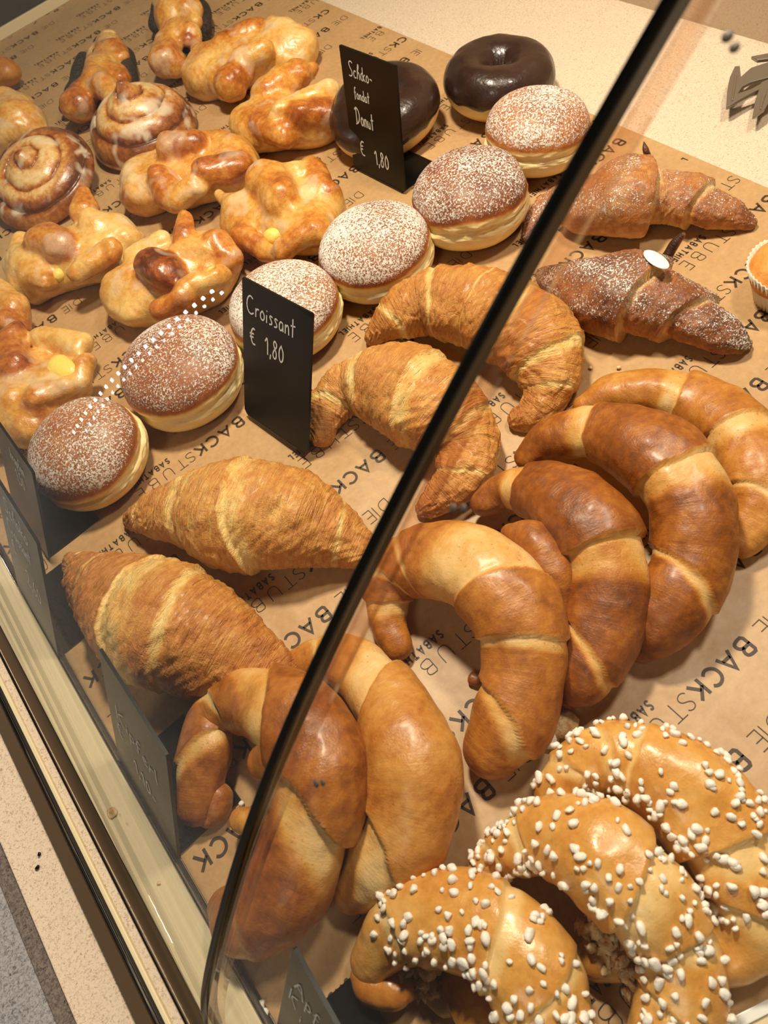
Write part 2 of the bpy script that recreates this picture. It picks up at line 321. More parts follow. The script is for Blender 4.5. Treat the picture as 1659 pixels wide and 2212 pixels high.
# ------------------------------------------------------------------ LED strip lamp across the aisle, mirrored in the left pane
led = None
pa = on_pane(465, 635); pb = on_pane(168, 935)
def refl(t, Ln):
    q, nn, d = t; r = d - 2 * (d @ nn) * nn; return q + r * Ln
A_ = refl(pa, 0.9); B_ = refl(pb, 0.9)
led = empty('led_strip_lamp', tuple((A_ + B_) / 2), 'strip lamp with a row of small cold white diodes, mirrored in the left pane', 'lamp')
dv = (B_ - A_) / np.linalg.norm(B_ - A_); tocam = pa[0] - (A_ + B_) / 2; tocam /= np.linalg.norm(tocam); sd = np.cross(dv, tocam); sd /= np.linalg.norm(sd)
V = []
for a in (-0.006, np.linalg.norm(B_ - A_) + 0.006):
    for s in (-0.006, 0.006):
        for g in (-0.004, -0.0008): V.append(A_ + dv * a + sd * s + tocam * g)
mesh('housing', V, box_vf(0, 1, 0, 1, 0, 1)[1], M_dark, led, smooth=False)
M_led = emis('diode_light', (0.86, 0.94, 1.0), 150)
for i in range(22):
    c0 = A_ + (B_ - A_) * i / 21; V = []
    for a in (-.0028, .0028):
        for s in (-.0022, .0022):
            for g in (-0.0008, 0.0004): V.append(c0 + dv * a + sd * s + tocam * g)
    mesh('diode', V, box_vf(0, 1, 0, 1, 0, 1)[1], M_led, led, smooth=False)

# ------------------------------------------------------------------ stroke letters
STROKES = {  # unit cap height 1, list of polylines, width in last entry
 'D': ([[(0, 0), (0, 1), (.35, 1), (.62, .86), (.72, .5), (.62, .14), (.35, 0), (0, 0)]], .72),
 'I': ([[(0, 0), (0, 1)]], .0),
 'E': ([[(.55, 0), (0, 0), (0, 1), (.55, 1)], [(0, .52), (.48, .52)]], .55),
 'B': ([[(0, .52), (0, 1), (.36, 1), (.55, .93), (.6, .77), (.52, .58), (.36, .52), (0, .52)], [(0, .52), (0, 0), (.4, 0), (.62, .08), (.68, .26), (.58, .46), (.36, .52)]], .68),
 'A': ([[(0, 0), (.42, 1), (.84, 0)], [(.15, .33), (.69, .33)]], .84),
 'C': ([[(.78, .84), (.62, .97), (.42, 1), (.18, .9), (.03, .7), (0, .5), (.03, .3), (.18, .1), (.42, 0), (.62, .03), (.78, .16)]], .78),
 'K': ([[(0, 0), (0, 1)], [(.62, 1), (.02, .42)], [(.22, .60), (.68, 0)]], .68),
 'S': ([[(.56, .86), (.44, .97), (.27, 1), (.09, .92), (.03, .76), (.1, .6), (.3, .51), (.5, .42), (.58, .25), (.5, .08), (.29, 0), (.1, .04), (0, .15)]], .58),
 'T': ([[(0, 1), (.74, 1)], [(.37, 1), (.37, 0)]], .74),
 'U': ([[(0, 1), (0, .35), (.07, .12), (.22, .01), (.36, 0), (.5, .01), (.65, .12), (.72, .35), (.72, 1)]], .72),
 'H': ([[(0, 0), (0, 1)], [(.66, 0), (.66, 1)], [(0, .52), (.66, .52)]], .66),
 'L': ([[(0, 1), (0, 0), (.5, 0)]], .5)}
HAND = {
 'S': ([[(.52, .9), (.4, 1), (.2, .98), (.1, .8), (.2, .6), (.38, .42), (.42, .2), (.28, .02), (.02, .06)]], .5),
 'c': ([[(.3, .42), (.18, .5), (.04, .36), (.03, .15), (.14, 0), (.3, .08)]], .34),
 'h': ([[(.02, 0), (.1, .6), (.22, 1), (.28, .85), (.08, .4)], [(.06, .3), (.2, .48), (.28, .4), (.3, 0)]], .36),
 'o': ([[(.18, .5), (.03, .36), (.03, .12), (.16, 0), (.3, .1), (.32, .34), (.18, .5)]], .36),
 'k': ([[(.04, 0), (.06, .95)], [(.3, .5), (.07, .24), (.32, 0)]], .36),
 '-': ([[(.05, .3), (.15, .36), (.3, .26)]], .36),
 'f': ([[(.3, .9), (.2, 1), (.1, .8), (.12, .3), (.1, -.1)], [(0, .5), (.28, .56)]], .3),
 'n': ([[(.03, 0), (.04, .48)], [(.04, .3), (.16, .5), (.26, .42), (.28, 0)]], .34),
 'd': ([[(.28, .4), (.14, .48), (.03, .3), (.05, .06), (.18, 0), (.29, .2)], [(.3, .95), (.3, 0)]], .36),
 'a': ([[(.28, .42), (.14, .5), (.03, .32), (.05, .06), (.16, 0), (.27, .16), (.29, .46), (.3, 0)]], .36),
 't': ([[(.15, .95), (.14, 0)], [(0, .56), (.32, .62)]], .32),
 'D': ([[(.18, .95), (.16, 0)], [(0, .82), (.2, 1), (.48, .85), (.58, .5), (.4, .12), (.05, -.04)]], .62),
 'u': ([[(.03, .46), (.05, .1), (.16, 0), (.27, .12), (.28, .46), (.3, 0)]], .36),
 'E': ([[(.5, .92), (.3, .98), (.1, .72), (.08, .35), (.24, .05), (.52, .08)], [(-.05, .6), (.38, .66)], [(-.05, .4), (.34, .46)]], .62),
 '1': ([[(0, .68), (.2, 1), (.2, 0)]], .3), ',': ([[(.08, .12), (.03, -.16)]], .18),
 '8': ([[(.3, .85), (.18, 1), (.06, .86), (.12, .62), (.3, .36), (.26, .05), (.1, 0), (.0, .2), (.1, .46), (.3, .68), (.3, .85)]], .4),
 '0': ([[(.2, .9), (.05, .68), (.03, .25), (.16, .0), (.33, .15), (.36, .6), (.2, .9)]], .42),
 'C': ([[(.5, .86), (.3, 1), (.1, .8), (.02, .42), (.14, .08), (.36, .0), (.54, .14)]], .6),
 'r': ([[(.04, 0), (.05, .46)], [(.05, .3), (.16, .48), (.28, .44)]], .3),
 'i': ([[(.06, 0), (.07, .42)], [(.08, .6), (.1, .66)]], .16),
 's': ([[(.27, .44), (.12, .5), (.06, .38), (.22, .22), (.22, .06), (.03, .02)]], .3),
 'K': ([[(.04, 0), (.06, 1)], [(.5, .98), (.08, .45), (.5, 0)]], .54),
 'p': ([[(.05, -.4), (.06, .48)], [(.06, .38), (.2, .5), (.32, .3), (.2, .02), (.07, .06)]], .38),
 'e': ([[(.04, .24), (.3, .3), (.2, .5), (.05, .36), (.06, .08), (.2, 0), (.32, .1)]], .36),
 'l': ([[(.06, 1), (.06, .08), (.14, 0)]], .2),
 '2': ([[(.03, .8), (.18, 1), (.34, .8), (.24, .4), (0, 0), (.38, .02)]], .44),
 '5': ([[(.36, 1), (.08, .98), (.05, .56), (.28, .58), (.34, .25), (.18, 0), (0, .08)]], .42),
 '6': ([[(.3, 1), (.1, .7), (.02, .3), (.14, 0), (.32, .12), (.3, .42), (.08, .36)]], .4),
 'A': ([[(0, 0), (.26, 1), (.52, 0)], [(.1, .4), (.46, .36)]], .58),
 '.': ([[(.04, 0), (.06, .06)]], .16), ' ': ([], .3)}
def ribbon(pl, wd, V, Fc, fn, cap=True):
    p = np.array(pl, float); n = len(p); d = np.gradient(p, axis=0) if n > 2 else np.repeat([p[1] - p[0]], 2, 0)
    closed = n > 3 and np.allclose(p[0], p[-1])
    base = len(V); L = []; R = []
    for i in range(n):
        if 0 < i < n - 1 or closed:
            a = p[i] - p[i - 1] if i > 0 else p[0] - p[-2]; b = p[i + 1] - p[i] if i < n - 1 else p[1] - p[0]
            a = a / (np.linalg.norm(a) + 1e-9); b = b / (np.linalg.norm(b) + 1e-9); t = a + b; t /= np.linalg.norm(t) + 1e-9
            m = np.array([-t[1], t[0]]); k = 1 / max(.5, abs(m @ np.array([-a[1], a[0]])))
        else:
            t = d[i] / (np.linalg.norm(d[i]) + 1e-9); m = np.array([-t[1], t[0]]); k = 1
        L.append(p[i] + m * wd / 2 * k); R.append(p[i] - m * wd / 2 * k)
    for a, b in zip(L, R): V.append(fn(a)); V.append(fn(b))
    for i in range(n - 1): Fc.append((base + 2 * i, base + 2 * i + 2, base + 2 * i + 3, base + 2 * i + 1))
def chaikin(p, k=2):
    p = [np.array(q, float) for q in p]
    for _ in range(k):
        if len(p) < 3: return p
        q = [p[0]]
        for a, b in zip(p[:-1], p[1:]): q += [a * .75 + b * .25, a * .25 + b * .75]
        q.append(p[-1]); p = q
    return p

# ------------------------------------------------------------------ printed paper
PX0 = lambda y: 0.4855 + 0.013 * (y - 0.3)
PYS = lambda x: -0.0335 - 0.30 * (x - 0.036)   # the near end of the sheet runs along the white divider
g = []; ny, nx = 60, 30; Fc = []
for j in range(ny + 1):
    for i in range(nx + 1):
        y = -0.0325 + (1.332 + 0.0325) * j / ny
        x0 = ax(-0.1262, y); x = x0 + (PX0(y) - x0) * i / nx; ys = PYS(x); y = ys + (1.332 - ys) * j / ny
        g.append((x, y, 0.0))
for j in range(ny):
    for i in range(nx): a = j * (nx + 1) + i; Fc.append((a, a + 1, a + nx + 2, a + nx + 1))
paper = mesh('baking_paper', g, Fc, M_paper); tag(paper, 'brown kraft paper with printed lettering lining the whole tray', 'paper')
V = []; Fc = []; V2 = []; F2 = []
LAY = [('D', .0313, 0), ('I', .0205, 0), ('E', .0178, 0), ('B', .0034, 1), ('A', -.0078, 1), ('C', -.0200, 1), ('K', -.0318, 1), ('S', -.0415, 0), ('T', -.0490, 0), ('U', -.0610, 0), ('B', -.0742, 0), ('E', -.0868, 0)]
CAP = 0.0100
for i in range(-7, 40):
    yb = 0.0729 + 0.0360 * (i - 2)  # baseline (letters reach towards -Y)
    xb = 0.1786 + 0.0495 * (i - 2)
    for k in range(-12, 8):
        xo = xb + 0.2035 * k
        if xo < -0.16 or xo > 0.62 or yb > 1.34: continue
        def put(ch, x, cap, wd, yy, V=V, Fc=Fc, sx=1.0):
            for pl_ in STROKES[ch][0]:
                def fn(q): return (x - q[0] * cap * sx, yy - q[1] * cap, 0.00025)
                pp = [fn(q) for q in pl_]
                if min(q[0] for q in pp) < ax(-0.1255, yy) or max(q[0] for q in pp) > PX0(yy) - .001 or min(q[1] - PYS(q[0]) for q in pp) < .002 or max(q[1] for q in pp) > 1.331: continue
                smo = pl_ if ch in 'IEAKTHL' else chaikin(pl_, 1)
                ribbon(smo, wd / cap, V, Fc, fn)
        for ch, dx, bold in LAY: put(ch, xo + dx + (0.0), CAP, .0018 if bold else .00055, yb)
        xs = xo - .0585
        for ch in 'SABATHIEL':
            put(ch, xs, .0052, .00125, yb + .0089, sx=.72); xs -= (STROKES[ch][1] * .72 * .0052 + .00205)
mesh('printed_lettering', V, Fc, M_ink, paper, smooth=False)['label'] = 'dark brown printed words DIE BACKSTUBE SABATHIEL in rows'

# white divider at the near end of the tray
dvd = empty('tray_divider', (0.05, -0.04, 0), 'white edged cream divider panel at the near right end of the tray', 'divider')
a = P(1550, 2212); b = P(1659, 2156); t = (b - a) / np.linalg.norm(b - a); nrm = np.array([-t[1], t[0], 0]);
if nrm[1] > 0: nrm = -nrm
def slab(name, a, b, w0, w1, z0, z1, mat, par, lab=None, bvl=.0004):
    V = [q + nrm * ww + np.array([0, 0, zz]) for q in (a, b) for ww in (w0, w1) for zz in (z0, z1)]
    o = bev(mesh(name, V, box_vf(0, 1, 0, 1, 0, 1)[1], mat, par, smooth=False), bvl)
    if lab: o['label'] = lab
slab('white_rim', a - t * .16, b + t * .35, 0, .0045, 0, .004, M_white, dvd, 'white rim')
slab('cream_panel', a - t * .16, b + t * .35, .0045, .12, 0, .0025, M_cream, dvd)

# ------------------------------------------------------------------ swept dough (croissants, crescent rolls)
def catmull(p, m=24):
    p = np.asarray(p, float); q = np.vstack([2 * p[0] - p[1], p, 2 * p[-1] - p[-2]]); out = []
    for i in range(1, len(q) - 2):
        for k in range(m):
            t = k / m; a, b, c, d = q[i - 1:i + 3]
            out.append(.5 * ((2 * b) + (-a + c) * t + (2 * a - 5 * b + 4 * c - d) * t * t + (-a + 3 * b - 3 * c + d) * t ** 3))
    out.append(q[-2]); return np.array(out)
def sweep(name, pts, mat, label, cat, group, wraps=(), hf=0.86, NS=230, NT=84, bake=0.72, fib=0.0, lump=0.0012, seed=0, parent=None, tipdark=0.0, curl=0.0, paleside=0.25, dust=None, capf=(1.0, 1.0), wk=1.0):
    W = []
    for q in pts:
        px, py, hw = q[:3]; dz = (q[3] if len(q) > 3 else 0) / 1000
        z = 0.03
        for _ in range(6):
            c = P(px, py, z); r = hw * depth(c) / F; z = r * hf * 0.96 + dz
        W.append([*P(px, py, z), r, dz])
    C = catmull(W, 24); s = np.r_[0, np.cumsum(np.linalg.norm(np.diff(C[:, :3], axis=0), axis=1))]
    r0, r1 = C[0, 3], C[-1, 3]; e0, e1 = r0 * .8 * capf[0], r1 * .8 * capf[1]; Lg = s[-1]
    # more rings near the ends
    u = np.linspace(0, 1, NS); u = u - 0.10 * np.sin(2 * np.pi * u) / (2 * np.pi) * 1.0
    t = -e0 + (Lg + e0 + e1) * u
    tc = np.clip(t, 0, Lg); X = np.c_[[np.interp(tc, s, C[:, k]) for k in range(5)]].T
    T0 = (C[3, :3] - C[0, :3]); T0 /= np.linalg.norm(T0); T1 = C[-1, :3] - C[-4, :3]; T1 /= np.linalg.norm(T1)
    X[:, :3] += np.outer(np.minimum(t, 0), T0) + np.outer(np.maximum(t - Lg, 0), T1)
    cap = np.ones(NS); a = t < e0 * .25; cap[a] = np.sqrt(np.clip(1 - ((e0 * .25 - t[a]) / (e0 * 1.25)) ** 2, 0, 1)); a = t > Lg - e1 * .25; cap[a] = np.sqrt(np.clip(1 - ((t[a] - Lg + e1 * .25) / (e1 * 1.25)) ** 2, 0, 1))
    cap = np.maximum(cap, 0.02)
    Tn = np.gradient(X[:, :3], axis=0); Tn /= np.linalg.norm(Tn, axis=1)[:, None] + 1e-12
    Sd = np.cross(Tn, [0, 0, 1.0]); Sd /= np.linalg.norm(Sd, axis=1)[:, None] + 1e-12; Up = np.cross(Sd, Tn)
    th = np.linspace(-np.pi, np.pi, NT, endpoint=False)          # 0 = up, + towards Sd; the seam lies underneath
    TT, SS = np.meshgrid(th, t); Sn = SS / Lg
    R = np.ones_like(TT); pale = np.zeros_like(TT); ridge = np.zeros_like(TT)
    for k, wr in enumerate(wraps):
        b, sg, slant, drop, pw = wr[:5]; ph = wr[5] if len(wr) > 5 else 0.0
        wob = fbm(np.c_[TT.ravel() * 0 + np.sin(TT).ravel() * 1.3, np.cos(TT).ravel() * 1.3, TT.ravel() * 0 + k * 7.1], seed + k).reshape(TT.shape) * 0.008
        d = sg * (Sn - b - slant * np.sin(TT - ph) + wob)       # >0 on the lower layer
        drop = drop * wk
        R *= 1 - drop * sst(d / 0.009) * np.exp(-np.clip(d, 0, 9) / 0.16)
        R *= 1 + 0.25 * drop * np.exp(-np.clip(-d, 0, 9) / 0.03) * (d < 0.004)
        pale = np.maximum(pale, sst((d + .006) / 0.012) * (1 - sst((d - pw * .55) / (pw * .6 + 1e-6))))
        ridge += np.exp(-(d / .006) ** 2)
    rw = X[:, 3:4] * cap[:, None]
    cx = np.cos(TT); sx = np.sin(TT)
    se = 0.92
    off_s = np.sign(sx) * np.abs(sx) ** se; off_u = np.sign(cx) * np.abs(cx) ** se * hf
    base = X[:, None, :3] + Sd[:, None, :] * (rw * R * off_s)[..., None] + Up[:, None, :] * (rw * R * off_u)[..., None]
    nrm = Sd[:, None, :] * sx[..., None] + Up[:, None, :] * cx[..., None]
    pf = base.reshape(-1, 3); o = np.array([seed * 3.7, 0, 0])
    dsp = fbm(pf * 38 + o, seed, 3) * lump * 1.3 + fbm(pf * 140 + o, seed + 5, 2) * lump * .22
    if fib:
        su = SS.ravel(); tw = TT.ravel(); q = np.c_[su * 240 + 5 * np.sin(tw - .6), np.cos(tw) * 1.6, np.sin(tw) * 1.6]
        f1 = vnoise(q, seed + 9); q2 = q * np.array([2.6, 1.7, 1.7]); f2 = vnoise(q2, seed + 10)
        dsp += fib * (1 - np.abs(f1)) ** 3 * .9 + fib * f2 * .4
        flk = sst((fbm(np.c_[su * 75, np.cos(tw) * 2.2, np.sin(tw) * 2.2], seed + 21, 3) - .1) * 6); dsp += flk * fib * .8
    pf = pf + nrm.reshape(-1, 3) * (dsp * np.repeat(cap, NT) )[:, None]
    zb = np.repeat(np.maximum(X[:, 4], 0), NT) + 0.0006
    lo = pf[:, 2] < zb; pf[lo, 2] = zb[lo] + 0.0 * pf[lo, 2]
    if X[:, 4].max() < 1e-6 or True: pf[:, 2] = np.maximum(pf[:, 2], 0.0006)
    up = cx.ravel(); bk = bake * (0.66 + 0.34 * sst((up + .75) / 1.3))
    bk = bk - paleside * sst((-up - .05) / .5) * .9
    bk = bk + tipdark * (np.exp(-(t + e0) / (.14 * Lg)) + np.exp(-(Lg + e1 - t) / (.14 * Lg)))[:, None].repeat(NT, 1).ravel()
    pl = pale.ravel() * (0.75 + .35 * fbm(pf * 60, seed + 3, 2)); bk = bk * (1 - 0.80 * np.clip(pl, 0, 1)) + 0.05 * fbm(pf * 25, seed + 2, 2)
    bk += .10 * (ridge.ravel() * (1 - pale.ravel()))
    V = pf; NV = NS * NT; idx = np.arange(NV).reshape(NS, NT); Fc = []
    A = idx[:-1]; Bq = idx[1:]; q = np.stack([A, np.roll(A, -1, 1), np.roll(Bq, -1, 1), Bq], -1).reshape(-1, 4)
    Fc = q.tolist() + [list(idx[0][::-1]), list(idx[-1])]
    uv = np.c_[SS.ravel(), (TT.ravel()) * np.repeat(X[:, 3], NT)]
    at = {'bake': bk}
    if dust is not None: at['dust'] = np.clip(sst((up + .35) / .9) * dust * (.92 + .22 * fbm(pf * 45, seed + 4, 2)), 0, 1)
    org = X[NS // 2, :3].copy(); org[2] = 0
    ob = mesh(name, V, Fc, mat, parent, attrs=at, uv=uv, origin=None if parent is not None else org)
    if parent is None: tag(ob, label, cat, group)
    ob_data = dict(ob=ob, V=V.reshape(NS, NT, 3), nrm=nrm, t=t, TT=TT)
    return ob_data
G_K = 'crescent rolls'
# (s of edge, which side is the lower layer, slant, drop, pale width, phase)
KR = []
def kip(pts, label, wraps, mat=None, group='plain crescent rolls', bake=.74, seed=0, **k):
    d = sweep('crescent_roll', pts, mat or M_kip, label, 'crescent roll', group, wraps, bake=bake, seed=seed, wk=1.5, **k); KR.append(d); return d
k6 = kip([(1262, 880, 30), (1330, 850, 48), (1440, 848, 58), (1550, 900, 74), (1625, 990, 82), (1650, 1090, 72), (1600, 1170, 45)],
    'rearmost plain crescent roll at the right edge, light brown with speckled crust', [(.36, -1, .02, .06, .09), (.58, 1, -.02, .07, .09), (.84, 1, -.05, .06, .03)], bake=.62, seed=6)
k5 = kip([(1135, 992, 28, 8), (1200, 945, 52, 14), (1300, 935, 66, 20), (1410, 975, 92, 24), (1490, 1080, 96, 20), (1490, 1220, 92, 10), (1430, 1340, 80, 4), (1385, 1400, 40)],
    'dark brown plain crescent roll between the rearmost and the other dark one', [(.235, -1, .0, .08, .07), (.50, 1, -.01, .07, .09), (.77, 1, -.06, .06, .035)], bake=.82, seed=5)
k4 = kip([(1040, 1090, 30, 8), (1100, 1055, 48, 12), (1190, 1070, 76, 18), (1275, 1140, 98, 20), (1312, 1240, 92, 16), (1300, 1360, 88, 8), (1250, 1460, 76, 2), (1225, 1500, 36)],
    'dark reddish brown crescent roll with a wide pale cracked band', [(.19, -1, .0, .08, .08), (.53, 1, .0, .09, .12), (.84, 1, -.06, .06, .035)], bake=.84, seed=4)
k3 = kip([(858, 1400, 36, 0), (836, 1330, 48, 2), (850, 1245, 68, 8), (930, 1210, 84, 14), (1040, 1235, 102, 20), (1118, 1325, 103, 20), (1132, 1440, 97, 12), (1105, 1550, 97, 4), (1060, 1625, 70)],
    'golden crescent roll with an open loop showing printed paper through it', [(.14, -1, .0, .07, .06), (.22, -1, .02, .04, .02), (.29, -1, .02, .04, .02), (.57, -1, -.05, .04, .20), (.70, 1, -.01, .06, .035), (.88, 1, -.06, .08, .045)], bake=.70, seed=3)
k2 = kip([(636, 1436, 34, 0), (700, 1418, 46, 2), (775, 1442, 66, 8), (842, 1520, 82, 16), (888, 1640, 103, 20), (878, 1770, 103, 12), (820, 1870, 92, 4), (758, 1925, 55)],
    'light golden crescent roll with a pale shoulder, behind the front left one', [(.12, -1, .02, .05, .03), (.41, -1, .06, .09, .13), (.80, 1, -.07, .10, .12)], bake=.55, seed=2)
k1 = kip([(424, 1748, 46, 0), (440, 1640, 66, 2), (462, 1540, 62, 6), (545, 1510, 80, 12), (640, 1560, 104, 26), (695, 1675, 108, 30), (660, 1800, 104, 22), (615, 1910, 112, 8), (540, 1980, 92, 0), (484, 1960, 46, 0)],
    'front left crescent roll with a glossy dark middle, closest to the metal rail', [(.13, -1, .05, .08, .05), (.25, -1, .03, .07, .03), (.445, -1, .085, .10, .13), (.64, 1, -.05, .11, .09), (.88, 1, -.03, .06, .02)], bake=.78, seed=1)
# dough tips of the wraps that stick out of the inside of the crescents
def lobe(parent, pts, mat, name='wrap_tip', **k):
    return sweep(name, pts, mat, None, None, None, NS=60, NT=40, parent=parent, seed=int(pts[0][0]), **k)['ob']
lobe(k1['ob'], [(566, 1648, 40, 34), (600, 1640, 62, 34), (640, 1635, 72, 34)], M_kip, bake=.78)
lobe(k1['ob'], [(450, 1765, 30, 0), (462, 1745, 36, 0), (465, 1715, 36, 2)], M_kip, bake=.7)
lobe(k1['ob'], [(516, 1768, 26, 10), (550, 1775, 32, 12), (590, 1790, 34, 14)], M_kip, bake=.6)
lobe(k3['ob'], [(1100, 1150, 24, 34), (1155, 1170, 44, 34), (1190, 1235, 48, 30), (1205, 1310, 30, 26)], M_kip, bake=.82)
lobe(k3['ob'], [(1020, 1465, 10, 0), (1034, 1470, 12, 0)], M_kip, bake=.8)
G_S = 'sugared crescent rolls'
s1 = kip([(1195, 1720, 50, 10), (1240, 1665, 66, 14), (1330, 1640, 84, 16), (1440, 1680, 104, 16), (1530, 1770, 112, 12), (1600, 1880, 112, 8), (1625, 1990, 100, 2), (1560, 2060, 70), (1400, 2060, 55, 0), (1290, 2070, 52, 0)],
    'pearl sugar crescent roll at the back of the three, reaching the right edge', [(.10, -1, .03, .07, .04), (.19, -1, .02, .06, .03), (.25, -1, .0, .04, .015), (.48, 1, -.02, .11, .07), (.60, 1, -.05, .07, .05)], M_sug, G_S, .45, seed=11)
s2 = kip([(1040, 1880, 40, 2), (1110, 1830, 66, 10), (1200, 1810, 88, 18), (1300, 1850, 112, 24), (1395, 1940, 112, 22), (1455, 2040, 104, 14), (1470, 2140, 104, 8), (1440, 2260, 90, 2), (1400, 2330, 50)],
    'middle pearl sugar crescent roll of the three, lying over the back one', [(.11, -1, .03, .06, .03), (.22, -1, .03, .09, .05), (.50, 1, .04, .11, .08), (.64, 1, .0, .07, .06), (.80, 1, -.05, .07, .03)], M_sug, G_S, .45, seed=12)
s3 = kip([(800, 2085, 50, 0), (860, 2010, 80, 4), (950, 1985, 98, 10), (1060, 2010, 108, 14), (1140, 2090, 116, 16), (1180, 2200, 112, 14), (1200, 2320, 100, 10), (1150, 2420, 60)],
    'front pearl sugar crescent roll with a torn bitten looking end near the bottom edge', [(.20, -1, .04, .06, .04), (.50, 1, .05, .05, .05), (.66, 1, .06, .05, .03)], M_sug, G_S, .45, seed=13)
lobe(s3['ob'], [(985, 2120, 32, 0), (1010, 2170, 44, 0), (1060, 2250, 50, 0)], M_sug, name='lower_arm', bake=.6)
lobe(s3['ob'], [(775, 2105, 22, 4), (800, 2135, 34, 2), (850, 2140, 40, 2), (880, 2135, 30, 2)], M_sug, name='end_fold', bake=.62)
# ---- torn crumb shreds on the end of the front one and under the back one
def shreds(parent, spots, name='torn_crumb'):
    V = []; Fc = []
    for (px, py, z, n, sp) in spots:
        c = P(px, py, z)
        for k in range(n):
            p = c + rng.normal(0, sp, 3) * [1, 1, .5]; r = rng.uniform(.0015, .0042)
            bm = bmesh.new(); bmesh.ops.create_icosphere(bm, subdivisions=2, radius=r)
            vv = np.array([v.co[:] for v in bm.verts]); vv *= rng.uniform(.5, 1.4, 3); vv += (fbm(vv * 900 + k, k, 2) * r * .5)[:, None] * rng.normal(0, 1, 3)
            b0 = len(V); vv = vv + p; vv[:, 2] = np.maximum(vv[:, 2], .0007); V += vv.tolist(); Fc += [[b0 + v.index for v in f.verts] for f in bm.faces]; bm.free()
    return mesh(name, V, Fc, M_crumb, parent)
shreds(s3['ob'], [(905, 2110, .008, 16, .004), (880, 2130, .005, 12, .003), (850, 2148, .004, 7, .002), (925, 2085, .012, 8, .003)])['label'] = 'pale torn crumb at the end'
shreds(s1['ob'], [(1290, 2010, .022, 16, .004), (1310, 2050, .022, 22, .005), (1330, 2080, .018, 16, .005)])['label'] = 'clump of wet white sugar'
# ---- pearl sugar
def pearl_mesh(k):
    bm = bmesh.new(); bmesh.ops.create_icosphere(bm, subdivisions=2, radius=1.0)
    for v in bm.verts:
        d = v.co.normalized(); f = 1.0
        for q in range(11):
            a = Vector(rr[q]).normalized(); h = .58 + .12 * (q % 3); f = min(f, h / max(.001, d.dot(a)) if d.dot(a) > .2 else 9)
        v.co = d * min(1.0, f)
    me = bpy.data.meshes.new('sugar_pearl'); bm.to_mesh(me); bm.free(); me.materials.append(M_pearl); me.polygons.foreach_set('use_smooth', [True] * len(me.polygons)); return me
PM = []
for k in range(6):
    rr = rng.normal(0, 1, (11, 3)); PM.append(pearl_mesh(k))
def pearls(d, n, s0, s1, seed, th0=-1.25, th1=1.25):
    r = np.random.default_rng(seed); V = d['V']; NS, NT = V.shape[:2]; th = d['TT'][0]; th = np.where(th > np.pi, th - 2 * np.pi, th)
    t = d['t']; L = t[-1] - t[0]; sn = (t - t[0]) / L
    cand = []; clusters = [(r.uniform(s0, s1), r.uniform(th0, th1)) for _ in range(n // 4)]
    while len(cand) < n:
        if r.random() < .62: c = clusters[r.integers(len(clusters))]; s, a = c[0] + r.normal(0, .018), c[1] + r.normal(0, .17)
        else: s, a = r.uniform(s0, s1), r.uniform(th0, th1)
        if not (s0 < s < s1 and th0 < a < th1): continue
        i = int(np.argmin(abs(sn - s))); j = int(np.argmin(abs(th - a))); i = min(max(i, 1), NS - 2)
        p = V[i, j]; e1 = V[i + 1, j] - V[i - 1, j]; e2 = V[i, (j + 1) % NT] - V[i, (j - 1) % NT]; nn = np.cross(e1, e2); nn /= np.linalg.norm(nn) + 1e-12
        if nn @ d['nrm'][i, j] < 0: nn = -nn
        sz = r.uniform(.0013, .0027)
        if any(np.linalg.norm(p - q[0]) < (sz + q[2]) * .62 for q in cand): 
            if r.random() < .8: continue
        vis = nn @ ((np.array([0, 0, H]) - p) / np.linalg.norm(np.array([0, 0, H]) - p))
        cand.append((p, nn, sz, vis, depth(p)))
    cand.sort(key=lambda q: -(q[2] / q[4]) * (1 if q[3] > 0 else .2))
    V2 = []; F2 = []
    for k, (p, nn, sz, vis, dp) in enumerate(cand):
        me = PM[int(r.integers(6))]; sc = Vector((sz * r.uniform(.9, 1.4), sz * r.uniform(.85, 1.15), sz * r.uniform(.8, 1.1)))
        rot = Vector(nn).to_track_quat('Z', 'Y').to_matrix() @ Matrix.Rotation(r.uniform(0, 6.28), 3, 'Z') @ Matrix.Rotation(r.normal(0, .3), 3, 'X')
        M = Matrix.Translation(Vector(p + nn * sz * .35)) @ rot.to_4x4() @ Matrix.Diagonal((*sc, 1))
        if k < 100:
            o = bpy.data.objects.new('sugar_pearl', me); COL.objects.link(o); o.parent = d['ob']; o.matrix_parent_inverse = Matrix.Translation(-d['ob'].location); o.matrix_basis = M
        else:
            b0 = len(V2); V2 += [(M @ v.co)[:] for v in me.vertices]; F2 += [[b0 + v for v in f.vertices] for f in me.polygons]
    if V2: tag(mesh('sugar_pearls', V2, F2, M_pearl, d['ob']), kind='stuff')
pearls(s1, 190, .02, .66, 1); pearls(s2, 200, .03, .92, 2); pearls(s3, 190, .16, .92, 3)

